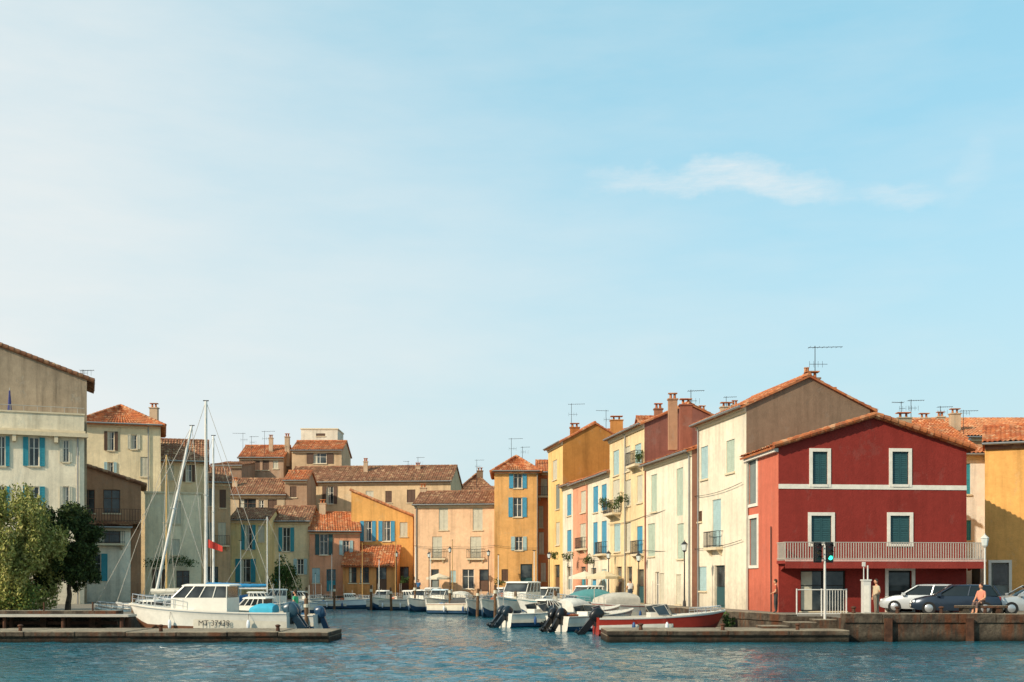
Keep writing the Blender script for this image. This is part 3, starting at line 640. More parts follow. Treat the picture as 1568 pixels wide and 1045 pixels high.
# ---------------------------------------------------------------- traffic light
LENSG=bpy.data.materials.new('lit_green_lens'); LENSG.use_nodes=True; bb=LENSG.node_tree.nodes['Principled BSDF']; bb.inputs['Base Color'].default_value=(.02,.6,.35,1); bb.inputs['Emission Color'].default_value=(.05,1,.6,1); bb.inputs['Emission Strength'].default_value=2.5
e=empty('traffic_light',(WX(1263,50.8),50.8,.5)); m=MB(); h=WZ(832,50.8)-.5
PW=paint('c9c6be',.4)
m.tube((0,0,0),(0,0,h-.1),.06,.05,PW,10); m.tube((0,0,0),(0,0,.1),.14,.14,PW,10)
for x,rot in ((-.3,0),(.22,0)):
    m.bx(x-.13,x+.13,-.12,.1,h-.82,h,paint('1d1f20',.4)); m.bx(x-.18,x+.18,.1,.12,h-.87,h+.05,paint('1d1f20',.4)); m.tube((0,0,h-.7),(x,0,h-.7),.025,None,IRON,6); m.tube((0,0,h-.12),(x,0,h-.12),.025,None,IRON,6)
    for i,c in enumerate((paint('4a1512',.3),paint('4a3a12',.3),LENSG if x>0 else paint('12352a',.3))):
        zc_=h-.14-.26*i; m.tube((x,-.12,zc_),(x,-.135,zc_),.095,None,c,16)
        for k in range(8):
            a0=math.pi*k/8;a1=math.pi*(k+1)/8; m.poly([(x+.105*math.cos(a0),-.12,zc_+.105*math.sin(a0)),(x+.105*math.cos(a1),-.12,zc_+.105*math.sin(a1)),(x+.105*math.cos(a1),-.28,zc_+.105*math.sin(a1)),(x+.105*math.cos(a0),-.28,zc_+.105*math.sin(a0))],paint('1d1f20',.4))
m.obj('pole_and_signal_heads',e)
e=empty('metal_fence',(0,0,0)); m=MB(); f=Fr((WX(1220,52.2),52.2),(WX(1296,52.2),52.2)); z=GZ
for u in (0,f.L*.5,f.L): m.tube(f.P(u,0,z-.5),f.P(u,0,z+1.25),.035,None,PW,8)
for zz in (z+.1,z+1.2): m.tube(f.P(0,0,zz),f.P(f.L,0,zz),.025,None,PW,6)
for i in range(1,9):
    u=f.L*(.5+i/18); m.tube(f.P(u,0,z+.1),f.P(u,0,z+1.2),.016,None,PW,5)
m.obj('rails',e)
e=empty('stone_steps'); m=MB()
for i,(a,b,zt_) in enumerate([(11.0,12.2,.62),(12.2,13.4,.78),(13.4,14.29,.9)]): m.bx(a,b,50,51.35,.4,zt_,QUAY)
m.obj('steps',e,bevel=.02)
e=empty('control_kiosk',(WX(1326,51),51,GZ)); m=MB()
m.bx(-.17,.17,-.17,.17,0,1.6,PW); m.bx(-.2,.2,-.2,.2,1.6,1.67,PW); m.bx(-.12,.12,-.185,-.17,.2,1.4,WHITE); m.tube((-.1,0,1.67),(-.1,0,2.4),.025,None,PW); m.tube((.08,0,1.67),(.08,0,2.3),.035,None,PW); m.bx(-.17,-.03,-.05,.05,2.25,2.45,PW); m.obj('cabinet',e,bevel=.015)
# ---------------------------------------------------------------- boats
WHITE_G=paint('e2ddd0',.25,0,.05)
def boat(name,x,y,rz,L,B,H,hull='ece9e2',stripe='ece9e2',bottom='2b4a66',inner='c9c2b0',parts=()):
    e=empty(name,(x,y,0),math.radians(rz)); m=MB(); HM=paint(hull,.25,0,.1); SM=paint(stripe,.3,0,.06); BM=paint(bottom,.5,0,.2); IM=paint(inner,.6,0,.12)
    n=18; rings=[]; sheer=lambda s:H*(1+.38*s**2.2); hb=lambda s:B/2*(.86+.14*math.sin(min(1,s*2)*math.pi/2))*(1-max(0,(s-.35)/.65)**2.3)+.015
    X=lambda s:-L/2+L*s
    for i in range(n+1):
        s=i/n; b=hb(s); zs=sheer(s); rake=.10*L*max(0,(s-.75)/.25)
        zk=-.22+ (zs*.7+.22)*max(0,(s-.8)/.2)**2*.9
        xo=lambda f:X(s)-rake*(1-f)*.9
        pr=[(0,zk,0),(b*.62,zk*.4+.02,.1),(b*.84,max(.08,zk*.6),.3),(b*.90,.08+(zs-.08)*.35+max(0,zk)*.3,.5),(b*.97,zs*.80+max(0,zk)*.12,.8),(b,zs*.90+max(0,zk)*.06,.9),(b+.03,zs*.94,.95),(b+.03,zs,1),(b-.07 if b>.09 else .01,zs,1)]
        ring=[(xo(f),-yy,zz) for yy,zz,f in pr[::-1]]+[(xo(f),yy,zz) for yy,zz,f in pr[1:]]
        rings.append(ring)
    k=len(rings[0]); mm=[HM]*k
    seq=[WHITE_G,WHITE_G,SM,HM,HM,BM,BM,BM]
    for i in range(8): mm[i]=seq[i]; mm[k-2-i]=seq[i]
    m.loft(rings,HM,cap=True,closed=False,mats=mm)
    zf=H*.35; sd=.55
    for i in range(n):
        s=i/n;s2=(i+1)/n;b=max(.01,hb(s)-.07);b2=max(.01,hb(s2)-.07)
        xa,xb=X(s),X(s2)
        if s2<=sd+.01:
            m.poly([(xa,-b,zf),(xb,-b2,zf),(xb,b2,zf),(xa,b,zf)],IM)
            for q in (-1,1): m.poly([(xa,q*b,zf),(xb,q*b2,zf),(xb,q*b2,sheer(s2)),(xa,q*b,sheer(s))],IM)
        else: m.poly([(xa,-b,sheer(s)),(xb,-b2,sheer(s2)),(xb,0,sheer(s2)+.05),(xb,b2,sheer(s2)),(xa,b,sheer(s)),(xa,0,sheer(s)+.05)],WHITE_G)
    s=10/18; m.poly([(X(s),-hb(s)+.07,zf),(X(s),hb(s)-.07,zf),(X(s),hb(s)-.07,sheer(s)),(X(s),-hb(s)+.07,sheer(s))],IM)
    m.bx(X(.2),X(.27),-B*.4,B*.4,zf,zf+.3,IM); m.bx(X(.0)+.02,X(.04),-B*.4,B*.4,zf,H*.95,IM)
    m.obj('hull',e,True,recalc=True)
    for p in parts: p(e,L,B,H,sheer,hb,X)
    t=MB()
    for s,q in ((.22,1),(.7,1),(.25,-1),(.5,-1)):
        yy=q*(hb(s)+.12); t.ell((X(s),yy,H*.5),(.09,.09,.24),paint('d9dde0' if R()<.6 else '2c4f7d',.4),8,6); t.tube((X(s),yy,H*.7),(X(s),q*hb(s),H*1.02),.01,None,IRON,4)
    t.obj('fenders',e,True); return e
def cabin(x0,x1,w,h,roof='e2ddd0',z=None,rk=.35,glass=.45):
    def fn(e,L,B,H,sheer,hb,X):
        m=MB(); a,b=X(x0),X(x1); zb=sheer((x0+x1)/2)*.95 if z is None else z; ww=w*B/2; zt=zb+h; W_=WHITE_G; RM=paint(roof,.3,0,.05)
        g0=zt-h*glass-.04; g1=zt-.06
        def ring(z,fx,bx_,k): return [(a+bx_,-ww*k,z),(b-fx,-ww*k*.92,z),(b-fx+.12,0,z),(b-fx,ww*k*.92,z),(a+bx_,ww*k,z)]
        m.loft([ring(zb-.3,0,0,1.02),ring(g0,0,0,1)],W_)
        m.loft([ring(g0,.03,.03,.97),ring(g1,rk,.03,.93)],GLASS)
        m.loft([ring(g1,rk-.12,-.12,.98),ring(zt,rk-.06,-.1,.96),ring(zt+.05,rk+.1,0,.8)],RM)
        nb=4
        for i in range(nb+1):
            f=i/nb; xb=a+.02+(b-a-.06)*f; xt=a+.02+(b-a-rk-.06)*f
            for q in (-1,1):
                kb=(1-.08*f); m.tube((xb,q*ww*.985*kb,g0-.01),(xt,q*ww*.945*kb,g1+.02),.03,None,W_,6)
        m.tube((b-.0,0,g0),(b-rk+.05,0,g1),.025,None,W_,6)
        m.obj('cabin',e,True)
    return fn
def rails(x0,x1,h=.45):
    def fn(e,L,B,H,sheer,hb,X):
        m=MB(); n=6; CR=paint('c9ccce',.25,.8)
        for q in (-1,1):
            pr=None
            for i in range(n+1):
                s=x0+(x1-x0)*i/n; p=(X(s)-(.1 if s>.95 else 0),q*(hb(s)-.05),sheer(s)); t=(p[0],p[1],p[2]+h); m.tube(p,t,.014,None,CR,5)
                if pr: m.tube(pr,t,.014,None,CR,5); m.tube((pr[0],pr[1],pr[2]-h*.5),(t[0],t[1],t[2]-h*.5),.008,None,CR,5)
                pr=t
            last=pr if q==-1 else last; 
        m.tube(last,pr,.014,None,CR,5); m.obj('guard_rails',e)
    return fn
def outboard(col='22262b',n=1,tilt=.5,size=1):
    def fn(e,L,B,H,sheer,hb,X):
        m=MB(); CM=paint(col,.3,0,.05)
        for k in range(n):
            y=(k-(n-1)/2)*.6; x=-L/2-.12; Rt=Matrix.Rotation(tilt,3,'Y'); o=Vector((x,y,H*.8))
            def tr(p): return o+Rt@(Vector(p)*size)
            rings=[]
            for zz,lx,wy,cx in ((.0,.20,.15,-.05),(.12,.27,.2,-.06),(.4,.27,.2,-.07),(.56,.22,.16,-.04),(.62,.1,.08,-.02)):
                rings.append([tr((cx+lx*math.copysign(abs(math.cos(t))**.6,math.cos(t)),wy*math.copysign(abs(math.sin(t))**.6,math.sin(t)),zz)) for t in [2*math.pi*i/14 for i in range(14)]])
            m.loft(rings,CM)
            m.loft([[tr((a_*.14-.05,b_*.07,z)) for a_,b_ in ((-1,-1),(1,-1),(1,1),(-1,1))] for z in (0,-.5,-.85)],CM)
            m.tube(tr((-.3,0,-.85)),tr((.18,0,-.85)),.05,.09,CM,8); m.loft([[tr((a_*.18-.08,b_*.12,z)) for a_,b_ in ((-1,-1),(1,-1),(1,1),(-1,1))] for z in (-.62,-.65)],CM)
            m.loft([[tr((a_-.02,b_*.015,z)) for a_,b_ in ((-.06,-1),(.1,-1),(.1,1),(-.06,1))] for z in (-.88,-1.08)],CM)
            for i in range(3):
                t=2*math.pi*i/3; m.ell(tr((-.31,.07*math.cos(t),-.85+.07*math.sin(t))),(.02,.06,.06),IRON,6,4)
            m.bx(x+.02,x+.2,y-.15,y+.15,H*.5,H*1.02,IRON)
        m.obj('outboard_motor',e,True)
    return fn
def windshield(xc,w=.8,h=.45):
    def fn(e,L,B,H,sheer,hb,X):
        m=MB(); z=sheer(xc)+.02; ww=w*B/2; x=X(xc); G=paint('3a444a',.08)
        pts=[(x-.7,-ww),(x-.1,-ww*.85),(x+.18,0),(x-.1,ww*.85),(x-.7,ww)]
        for a,b in zip(pts[:-1],pts[1:]):
            A=(a[0],a[1],z);Bp=(b[0],b[1],z);A2=(a[0]-.28,a[1]*.88,z+h*(.8 if abs(a[0]-(x-.7))<.01 else 1));B2=(b[0]-.28,b[1]*.88,z+h*(.8 if abs(b[0]-(x-.7))<.01 else 1))
            m.poly([A,Bp,B2,A2],G); m.tube(A2,B2,.02,None,RAILG,6); m.tube(A,A2,.02,None,RAILG,6); m.tube(A,Bp,.02,None,RAILG,6)
        m.tube((pts[-1][0],pts[-1][1],z),(pts[-1][0]-.28,pts[-1][1]*.88,z+h*.8),.02,None,RAILG,6)
        m.bx(x-1.0,x-.3,-ww*.5,ww*.5,z-.25,z+.12,WHITE_G)
        m.obj('windshield',e)
    return fn
def canopy(x0,x1,h,col,w=.9,z=None):
    def fn(e,L,B,H,sheer,hb,X):
        m=MB(); ww=w*B/2; zb=H if z is None else z; CM=paint(col,.8,0,.15); rings=[]
        for i in range(6):
            f=i/5; x=X(x0+(x1-x0)*f); hh=h*(1-.35*abs(f-.4)**1.5*2)+.03*math.sin(i*2.2)
            rings.append([(x,-ww,zb)]+[(x,-ww*math.cos(t)*1.0,zb+hh*(.45+.55*math.sin(t))) for t in [math.pi*j/8 for j in range(9)]]+[(x,ww,zb)])
        m.loft(rings,CM,cap=True,closed=False); m.obj('canvas_canopy',e,True)
    return fn
def mast(xm,h,r=.07,col='e3e1da',boom=None,furl=None,stay=True,lean=0,flag=None):
    def fn(e,L,B,H,sheer,hb,X):
        m=MB(); x=X(xm); z=sheer(xm); MM=paint(col,.35); top=(x+lean,0,z+h)
        m.tube((x,0,z-.3),top,r,r*.7,MM,10)
        if stay:
            for p in ((X(.99),0,sheer(1)),(X(.01),0,H)): m.tube(p,top,.016,None,RAILG,4)
            for q in (-1,1):
                m.tube((x-.1,q*hb(xm),z),(x+lean*.95,0,z+h*.97),.014,None,RAILG,4); m.tube((x+lean*.55,q*B*.22,z+h*.55),(x+lean*.55,0,z+h*.55),.025,None,MM,5)
        if boom: m.tube((x,0,z+boom[0]),(x-boom[1],0,z+boom[0]-.05),.05,None,MM,8)
        if furl:
            n=8
            for i in range(n):
                a=i/n;b=(i+1)/n; m.tube((x-boom[1]*a,0,z+boom[0]+.12),(x-boom[1]*b,0,z+boom[0]+.12+.02*math.sin(i)),.17-.1*a,.17-.1*b,paint(furl,.8,0,.2),8)
        if flag:
            FM=paint(flag,.8,0,.1)
            for i in range(6):
                a=i*.13;b=a+.13; y0=.06*math.sin(a*9);y1=.06*math.sin(b*9)
                m.poly([(x-.1-a,y0,z+h*.30-a*.3),(x-.1-b,y1,z+h*.30-b*.3),(x-.1-b,y1,z+h*.30+.45-b*.5),(x-.1-a,y0,z+h*.30+.45-a*.5)],FM)
        m.bx(x+lean-.15,x+lean+.15,-.02,.02,z+h,z+h+.05,IRON); m.obj('mast_and_rigging',e)
    return fn
def clutter(cols=('3f6fa0','c96a3a','d0ccbf')):
    def fn(e,L,B,H,sheer,hb,X):
        m=MB(); rg=random.Random(int(L*100+B*10+e.location.x*7))
        for i in range(9):
            s=rg.uniform(.06,.5); y=rg.uniform(-.3,.3)*B; c=paint(cols[i%len(cols)],.7,0,.15); z=H*.35
            if i%2: m.bx(X(s),X(s)+.35,y,y+.3,z,z+rg.uniform(.3,.6)*H+.2,c)
            else: m.ell((X(s),y,z+.3),(.25,.2,.25),c,8,6)
        m.tube((X(.6),0,sheer(.6)),(X(.6),0,sheer(.6)+.9),.02,None,RAILG,6); m.tube((X(.05),B*.3,H),(X(.05),B*.3,H+1.5),.018,None,RAILG,5)
        m.obj('gear',e,True)
    return fn
def numbers():
    def fn(e,L,B,H,sheer,hb,X):
        cu=bpy.data.curves.new('registration','FONT'); cu.body='MT 37438'; cu.size=.36; cu.extrude=.004
        o=bpy.data.objects.new('registration_number',cu); sc.collection.objects.link(o); cu.materials.append(IRON); o.parent=e
        o.location=(X(.52),hb(.45)+.035,H*.46); o.rotation_euler=(math.radians(90),0,math.radians(180)); 
    return fn
boat('motor_cruiser',WX(322,54.5),54.5,178,7.9,2.7,1.12,hull='e2ded2',stripe='8f9a9f',bottom='6f4a34',parts=[cabin(.36,.70,.78,1.25,rk=.6),rails(.62,.99,.45),outboard('2f4a57',2,.6,1.2),canopy(.1,.24,.45,'3fa9c4',.5,z=1.1),numbers(),clutter(('4aa0b8','2d5d80','c9c4b6'))])
boat('fishing_boat',WX(402,58.5),58.5,172,6.0,2.2,.9,hull='d9d6cc',stripe='35627f',parts=[clutter(('3c8f6a','2b5d86','ddd8c8')),outboard('24425c',1,.4),cabin(.45,.68,.65,.8)])
boat('sailboat',WX(322,61),61,184,7.6,2.4,.95,stripe='2f4a6e',parts=[cabin(.35,.62,.6,.5,z=1.05),mast(.53,11.2,.1,'d9d6ce',boom=(1.2,3.2),furl='2b84b5',flag='b8382c'),rails(.6,.98,.5),clutter()])
boat('sailboat',WX(232,66),66,176,6.8,2.3,.9,stripe='7f8f98',parts=[cabin(.35,.6,.6,.5,z=1.0),mast(.5,10.6,.09,boom=(.9,2.4),furl='dcd6c6',lean=-2.4),clutter()])
boat('sailboat',WX(255,72),72,172,6.8,2.3,.9,stripe='2b5d86',parts=[cabin(.35,.6,.6,.5,z=1.0),mast(.5,9.6,.07,'c9a56a',boom=(.9,2.4),furl='b8b0a0'),clutter()])
boat('sailboat',WX(330,75),75,8,6.8,2.3,.9,stripe='2b5d86',parts=[cabin(.35,.6,.6,.5,z=1.0),mast(.48,11.2,.08,boom=(.9,2.4),furl='2b84b5'),clutter()])
boat('motorboat',WX(228,60),60,170,6.2,2.2,.85,hull='dedbd2',stripe='9aa6a8',parts=[windshield(.55),rails(.6,.98,.35),clutter(),cabin(.42,.62,.6,.7)])
boat('motorboat',WX(270,70),70,160,6.2,2.2,.9,hull='dedbd2',stripe='3f7f9a',parts=[cabin(.42,.66,.65,.9),rails(.6,.98,.35)])
boat('motorboat',WX(395,78),78,15,6.2,2.2,.9,hull='dedbd2',stripe='3f7f9a',parts=[cabin(.4,.62,.65,.9),clutter(),mast(.6,6,.05,stay=True)])
boat('motorboat',WX(365,88),88,-170,6,2.2,.9,hull='d4d6d0',stripe='2f7fae',parts=[clutter(),canopy(.2,.55,.7,'2b5d86',.8)])
boat('motorboat',WX(425,90),90,-160,6,2.2,.9,hull='d4d6d0',stripe='2f7fae',parts=[clutter(),cabin(.4,.65,.65,1.0)])
boat('fishing_boat',WX(345,98),98,0,6,2.2,.9,hull='d4d6d0',stripe='c65a3a',parts=[clutter(),cabin(.5,.7,.6,.9),mast(.72,5,.05,stay=False)])
for i,(px,Y,rz,L,B,H,h,s,ps) in enumerate([
 (428,110,-80,5,1.9,.6,'e9e6de','c65a3a',[clutter(),mast(.6,4.5,.05,stay=False)]),
 (455,109,-15,5,1.9,.6,'e9e6de','2f7fae',[cabin(.45,.7,.6,.8)]),
 (483,112,-100,5,1.9,.6,'e9e6de','2f7fae',[clutter(),mast(.5,2.5,.03,stay=False)]),
 (508,113,-95,5,1.9,.6,'e2dcc8','b0402f',[clutter(),mast(.5,4.5,.04,stay=False)]),
 (530,107,-10,5.4,2,.6,'d9e4e6','2f7fae',[cabin(.5,.68,.5,.6),clutter()]),
 (556,111,-90,5,1.9,.6,'e9e6de','c65a3a',[clutter(),mast(.6,5.5,.05,'b08a54',stay=False)]),
 (588,104,-105,5.5,2,.7,'f0ece2','2a8a70',[cabin(.45,.65,.55,.8),clutter(),mast(.7,3.5,.04,stay=False)]),
 (605,108,-80,5.5,2,.7,'f0ece2','b0402f',[clutter(),mast(.6,6,.05,'b08a54',stay=False)]),
 (622,102,-20,6.4,2.1,.7,'f0ece2','3f5f80',[clutter(),cabin(.5,.68,.6,.8)]),
 (648,98,-110,5.6,2.1,.7,'f0ece2','35627f',[cabin(.45,.7,.6,.9),mast(.75,4.5,.04,stay=False)]),
 (664,104,-100,5.6,2.1,.8,'f0ece2','c9702f',[cabin(.45,.7,.6,.9),mast(.7,4,.04,stay=False)]),
 (677,95,-110,6,2.2,.75,'f0ece2','2b5d86',[cabin(.42,.66,.6,.9,'c7d7dc'),rails(.65,.98,.35)]),
 (698,99,-100,6,2.2,.75,'f0ece2','2b5d86',[canopy(.1,.5,.8,'dcd6c6',.8),mast(.7,5,.04,'b08a54',stay=False)]),
 (720,90,-25,6.2,2.1,.65,'e9dfc8','c9702f',[clutter(('c96a3a','3f6fa0')),canopy(.3,.6,.5,'4a4a48',.7)]),
 (742,87,-115,5.6,2.1,.75,'f0ece2','8fb0ba',[windshield(.55),clutter()]),
 (765,83,-115,5.6,2.1,.8,'f0ece2','a9b5b8',[windshield(.5),canopy(.2,.5,.8,'9a5a3a',.7)]),
 (775,92,-120,5.6,2.1,.8,'f0ece2','a9b5b8',[cabin(.4,.65,.65,1.0),mast(.7,3.5,.04,stay=False)]),
 (800,74,-118,6.2,2.4,.95,'f0ece2','3f9fb5',[cabin(.38,.66,.7,1.3,rk=.4),rails(.6,.98,.4),outboard('2c3a44',1,.5)]),
 (795,97,-160,5,1.9,.7,'f0ece2','c23a30',[canopy(.15,.5,.9,'3a8a94',.8)]),
 (835,79,-130,5.6,2.1,.8,'f0ece2','2b5d86',[cabin(.4,.65,.7,1.1),mast(.7,3.5,.035,stay=False)]),
 (868,72,-160,6.2,2.2,.9,'f0ece2','3a8a94',[windshield(.52),canopy(.1,.45,1.0,'4f8a8a',.85)]),
 (900,76,-150,6,2.2,.9,'f0ece2','35627f',[cabin(.4,.62,.7,1.1),mast(.7,3,.035,stay=False)]),
 (925,70,-160,6,2.2,.9,'e2dccf','b0402f',[canopy(.2,.55,.8,'b8b4a8',.85),clutter()]),
 ]):
    boat('fishing_boat' if i%2==0 else 'motorboat',WX(px,Y),Y,rz,L*1.1,B*1.08,H*1.25,hull={'f0ece2':'e2ded2','e9e6de':'dcd8cc'}.get(h,h),stripe=s,parts=ps+[rails(.7,.98,.3)])
boat('motorboat',WX(838,63),65,28,5.4,2.1,.8,hull='e2ded2',stripe='35627f',parts=[windshield(.5),outboard('1c2a33',2,.7),clutter(('3f6fa0','2c3a44','d0ccbf')),cabin(.45,.62,.6,.7)])
boat('motorboat',WX(905,63),66,40,5.4,2.1,.85,hull='e2ded2',stripe='b0402f',parts=[windshield(.5),outboard('1c2a33',1,.7),canopy(.15,.45,.8,'d0cec4',.8)])
boat('motorboat',WX(920,57),60,38,5.4,2.1,.8,hull='d8d2c6',stripe='8a3b2c',parts=[windshield(.5),outboard('15181b',2,.65),clutter()])
boat('speedboat',WX(1012,55.2),55.2,6,6.4,2.3,.85,hull='a8392c',stripe='dedbd2',bottom='7a2a22',inner='c9c4b6',parts=[windshield(.56,.8,.5),outboard('15181b',1,.7,1.1),rails(.75,.98,.25)])
# ---------------------------------------------------------------- cars
TYRE=paint('1a1a1a',.8)
def car(name,x,y,rz,col,L=4.0,Wd=1.7):
    e=empty(name,(x,y,GZ+.004),math.radians(rz)); m=MB(); CM=paint(col,.22,.3,.03); CG=paint('1c2529',.06)
    st=[(-.5,.38,.62,.80),(-.47,.26,.86,.92),(-.36,.22,.93,.99),(-.1,.2,.95,1),(.15,.2,.94,1),(.32,.22,.86,.99),(.44,.24,.74,.93),(.49,.3,.62,.82),(.5,.38,.52,.78)]
    rings=[]
    for s,zb,zt_,w in st:
        h=w*Wd/2; rings.append([(s*L,-h*.94,zb),(s*L,-h,zb+.15),(s*L,-h,zt_-.16),(s*L,-h*.92,zt_-.02),(s*L,-h*.6,zt_+.02),(s*L,h*.6,zt_+.02),(s*L,h*.92,zt_-.02),(s*L,h,zt_-.16),(s*L,h,zb+.15),(s*L,h*.94,zb)])
    m.loft(rings,CM); m.obj('body',e,True)
    m=MB()
    def rg_(z,x0,x1,w): 
        h=w*Wd/2; return [(x0*L,-h*.9,z),(x0*L+.25,-h,z),(x1*L-.3,-h,z),(x1*L,-h*.82,z),(x1*L,h*.82,z),(x1*L-.3,h,z),(x0*L+.25,h,z),(x0*L,h*.9,z)]
    m.loft([rg_(.9,-.46,.26,.95),rg_(1.36,-.38,.06,.78)],CG); m.obj('glasshouse',e,True)
    m=MB(); m.loft([rg_(1.355,-.39,.075,.80),rg_(1.42,-.36,.03,.72),rg_(1.44,-.3,-.02,.55)],CM)
    for q in (-1,1):
        for xb,xt in ((.255,.065),(-.455,-.385),(-.1,-.13)): m.tube((xb*L-.1,q*.94*Wd/2*.98,.9),(xt*L-.1,q*.78*Wd/2,1.37),.04,None,CM,6)
        m.bx(.2*L-.1,.2*L+.08,q*Wd*.5-.0,q*(Wd*.5+.16),.88,1.02,CM)
    m.obj('roof_and_pillars',e,True)
    m=MB()
    for sx in (-.31,.31):
        for q in (-1,1):
            y0=q*(Wd/2-.2);y1=q*(Wd/2+.01); m.tube((sx*L,y0,.31),(sx*L,y1,.31),.31,None,TYRE,20); m.tube((sx*L,y1,.31),(sx*L,y1+q*.012,.31),.19,.17,paint('b5b7b8',.3,.7),14)
    for q in (-1,1): m.ell((.47*L,q*Wd*.34,.62),(.09,.17,.08),paint('e6eaec',.1)); m.ell((-.475*L,q*Wd*.38,.75),(.07,.1,.12),paint('8c1712',.2))
    m.bx(.5*L-.02,.5*L+.015,-.26,.26,.38,.5,WHITE); m.obj('wheels_and_lamps',e,True)
car('parked_car',WX(1462,54.2),54.2,165,'2a3644')
car('parked_car',WX(1412,57.5),57.5,155,'b9bdbe')
car('parked_car',WX(1580,54),54,176,'a9afb1')
# ---------------------------------------------------------------- people
SKIN=paint('c58f6e',.6,0,.05)
def person(name,x,y,z,rz,pose,top,bot,hair='3a2a1e',sc_=1.0):
    e=empty(name,(x,y,z),math.radians(rz)); e.scale=(sc_,)*3
    J={'pel':((0,0,.93),.15,'b'),'wai':((0,0,1.08),.125,'t'),'che':((.01,0,1.28),.15,'t'),'nek':((0,0,1.47),.06,'s'),'hd':((.01,0,1.56),.06,'s')}
    E=[('pel','wai'),('wai','che'),('che','nek'),('nek','hd')]
    for q,n in ((1,'l'),(-1,'r')):
        if pose=='sit': leg=[((.0,.09*q,.90),.1),((.42,.1*q,.9),.075),((.46,.1*q,.48),.05),((.57,.1*q,.43),.035)]; arm=[((0,.18*q,1.4),.062),((.06,.24*q,1.15),.045),((.27,.16*q,1.02),.032)]
        else: leg=[((0,.09*q,.88),.1),((.03*q,.1*q,.48),.07),((-.02,.1*q,.09),.045),((.13,.11*q,.045),.035)]; arm=[((0,.18*q,1.4),.062),((-.02,.24*q,1.13),.045),((.16 if q>0 else .05,.22*q,.92 if q<0 else 1.05),.032)]
        nm=[n+'h',n+'k',n+'a',n+'t']
        for k,(p,r) in enumerate(leg): J[nm[k]]=(p,r,'b' if (k<2 or pose!='sit') else 's')
        E+= [('pel',nm[0]),(nm[0],nm[1]),(nm[1],nm[2]),(nm[2],nm[3])]
        nm=[n+'s',n+'e',n+'w']
        for k,(p,r) in enumerate(arm): J[nm[k]]=(p,r,'t' if k==0 else 's')
        E+=[('che',nm[0]),(nm[0],nm[1]),(nm[1],nm[2])]
    ks=list(J); me=bpy.data.meshes.new('body'); me.from_pydata([J[k][0] for k in ks],[(ks.index(a),ks.index(b)) for a,b in E],[])
    o=bpy.data.objects.new('body_tmp',me); sc.collection.objects.link(o); md=o.modifiers.new('s','SKIN')
    for i,k in enumerate(ks): me.skin_vertices[0].data[i].radius=(J[k][1],J[k][1]*(1.25 if k in('che','pel','wai') else 1))
    me.skin_vertices[0].data[0].use_root=True
    sb=o.modifiers.new('ss','SUBSURF'); sb.levels=2; sb.render_levels=2
    dg=bpy.context.evaluated_depsgraph_get(); nm_=bpy.data.meshes.new_from_object(o.evaluated_get(dg)); bpy.data.objects.remove(o)
    nm_.materials.clear(); TM=paint(top,.8,0,.1);BM=paint(bot,.8,0,.1)
    for q in (TM,BM,SKIN): nm_.materials.append(q)
    for p in nm_.polygons:
        c=p.center; best=min(ks,key=lambda k:(Vector(J[k][0])-c).length-J[k][1]); p.material_index={'t':0,'b':1,'s':2}[J[best][2]]; p.use_smooth=True
    ob=bpy.data.objects.new('body',nm_); sc.collection.objects.link(ob); ob.parent=e
    m=MB(); hc=Vector((.03,0,1.655)); m.ell(hc,(.095,.078,.12),SKIN,14,10); m.tube(hc+Vector((.085,0,.01)),hc+Vector((.115,0,-.025)),.01,.016,SKIN,6)
    HM=paint(hair,.8); m.ell(hc+Vector((-.02,0,.03)),(.1,.086,.115),HM,14,10)
    for q in (-1,1): m.ell(hc+Vector((.086,q*.03,.005)),(.01,.014,.008),IRON,6,4); m.ell(hc+Vector((0,q*.078,-.01)),(.02,.012,.03),SKIN,6,4)
    m.ell(hc+Vector((.086,0,-.055)),(.008,.025,.006),paint('8a4a40',.6),6,4)
    for n in 'lr':
        w=Vector(J[n+'w'][0]); d=(w-Vector(J[n+'e'][0])).normalized(); sd=Vector((d.y,-d.x,0)); sd=sd.normalized() if sd.length>.1 else Vector((0,1,0))
        m.ell(w+d*.05,(.03,.03,.045),SKIN,8,6)
        for k in range(4):
            b=w+d*.08+sd*(.018*(k-1.5)); l=(.03,.036,.033,.025)[k]; mid=b+d*l; m.tube(b,mid,.009,.008,SKIN,5); m.tube(mid,mid+d*l*.7+Vector((0,0,-.012)),.008,.006,SKIN,5)
        m.tube(w+d*.04+sd*.028,w+d*.075+sd*.05,.01,.008,SKIN,5)
    m.obj('head_and_hands',e,True)
person('seated_person',WX(1502,51.2),51.15,GZ+.5-.79,-150,'sit','c9806a','5c4a44','4a2d1c')
person('standing_person',WX(1342,52),52,GZ,200,'stand','b9a88a','7d7464',sc_=.95)
person('standing_person',WX(449,57.3),57.9,.45,160,'stand','3fae7a','3d4a58',sc_=.95)
person('standing_person',WX(1188,56.6),56.6,GZ,160,'stand','b0523a','3d3a38',sc_=.95)
person('standing_person',WX(965,82),82,GZ,100,'stand','d8d4cc','3d4a58')
person('standing_person',WX(640,115),115.6,GZ,-100,'stand','2f5d86','3d3a38')
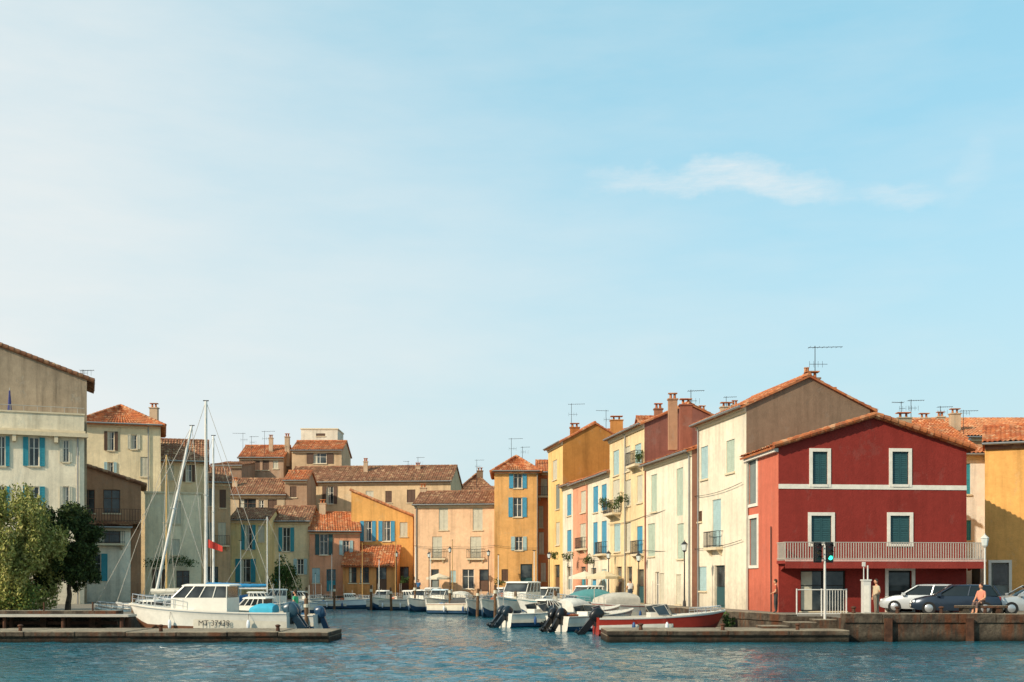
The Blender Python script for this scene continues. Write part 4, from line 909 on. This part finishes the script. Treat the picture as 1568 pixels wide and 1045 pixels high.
# ---------------------------------------------------------------- world / sun / camera
SD=Vector((-.69,-.52,.50)).normalized(); el=math.asin(SD.z); az=math.atan2(SD.x,SD.y)
w=bpy.data.worlds.new('World'); sc.world=w; w.use_nodes=True; nt=w.node_tree; bg=nt.nodes['Background']
sky=N(nt,'ShaderNodeTexSky',sky_type='NISHITA'); sky.sun_disc=False; sky.sun_elevation=el; sky.sun_rotation=az%(2*math.pi); sky.air_density=1.0; sky.dust_density=1.2; sky.ozone_density=1.5
co=N(nt,'ShaderNodeTexCoord').outputs['Generated']; sp=N(nt,'ShaderNodeSeparateXYZ'); nt.links.new(co,sp.inputs[0])
K=1/.15
base=mixc(nt,1.0,sky.outputs[0],(.5,.5,.46,1),'MULTIPLY')
base=mixc(nt,1.0,base,(.235*K,.50*K,.59*K,1),'ADD')
low=mrange(nt,sp.outputs[2],0,.42,.9,0,True)
base=mixc(nt,low,base,(.60*K,.765*K,.80*K,1))
left=mrange(nt,sp.outputs[0],-.56,.36,1,0,True)
n1=noise(nt,mapping(nt,co,(1.5,1.5,5)),1.6,7,.55); n2=noise(nt,mapping(nt,co,(3,3,14)),1.8,7,.6)
veil=math2(nt,'ADD',math2(nt,'MULTIPLY',left,mrange(nt,sp.outputs[2],.1,.5,1.0,.75)),math2(nt,'ADD',math2(nt,'MULTIPLY',math2(nt,'SUBTRACT',n1,.5),.8),math2(nt,'MULTIPLY',math2(nt,'SUBTRACT',n2,.5),.4)))
veil=mrange(nt,veil,0,1.0,0,.96)
vc=mixc(nt,veil,base,(.86*K,.885*K,.875*K,1))
def wisp(cx,cz,rx,rz_,slope,amp):
    yy=math2(nt,'MAXIMUM',sp.outputs[1],.05)
    ax=math2(nt,'DIVIDE',sp.outputs[0],yy); ez=math2(nt,'DIVIDE',sp.outputs[2],yy)
    a=math2(nt,'SUBTRACT',ax,cx); b=math2(nt,'SUBTRACT',math2(nt,'SUBTRACT',ez,cz),math2(nt,'MULTIPLY',a,slope))
    n=noise(nt,mapping(nt,co,(6,6,10)),1.6,6,.6); b=math2(nt,'ADD',b,math2(nt,'MULTIPLY',math2(nt,'SUBTRACT',n,.5),.085))
    q=noise(nt,mapping(nt,co,(4,4,9)),3,6,.6); a=math2(nt,'ADD',a,math2(nt,'MULTIPLY',math2(nt,'SUBTRACT',q,.5),rx*.9))
    qa=math2(nt,'DIVIDE',a,rx); qb=math2(nt,'DIVIDE',b,rz_)
    d=math2(nt,'ADD',math2(nt,'MULTIPLY',qa,qa),math2(nt,'MULTIPLY',qb,qb))
    return math2(nt,'MULTIPLY',mrange(nt,d,0,1,1,0,True),mrange(nt,noise(nt,mapping(nt,co,(10,10,55)),1.8,8,.7),.3,.7,amp*.15,amp))
k=math2(nt,'ADD',math2(nt,'ADD',wisp(.19,.354,.16,.022,-.01,.7),wisp(.345,.338,.04,.020,-.2,.4)),wisp(.40,.355,.03,.035,.9,.18))
vc=mixc(nt,k,vc,(.86*K,.89*K,.89*K,1))
nt.links.new(vc,bg.inputs['Color']); bg.inputs['Strength'].default_value=.15
sl=bpy.data.lights.new('sun','SUN'); sl.energy=5.0; sl.angle=math.radians(.5); sl.color=(1,.87,.68)
so=bpy.data.objects.new('sun',sl); so.rotation_euler=SD.to_track_quat('Z','Y').to_euler(); sc.collection.objects.link(so)
cam=bpy.data.cameras.new('camera'); cam.lens=40; cam.sensor_width=36; cam.shift_y=(HY-522.5)/1568; cam.clip_end=5000; cam.clip_start=.1
co_=bpy.data.objects.new('camera',cam); co_.location=(0,0,CH); co_.rotation_euler=(math.radians(90),0,0); sc.collection.objects.link(co_); sc.camera=co_
sc.view_settings.view_transform='Standard'; sc.view_settings.look='None'; sc.view_settings.exposure=0
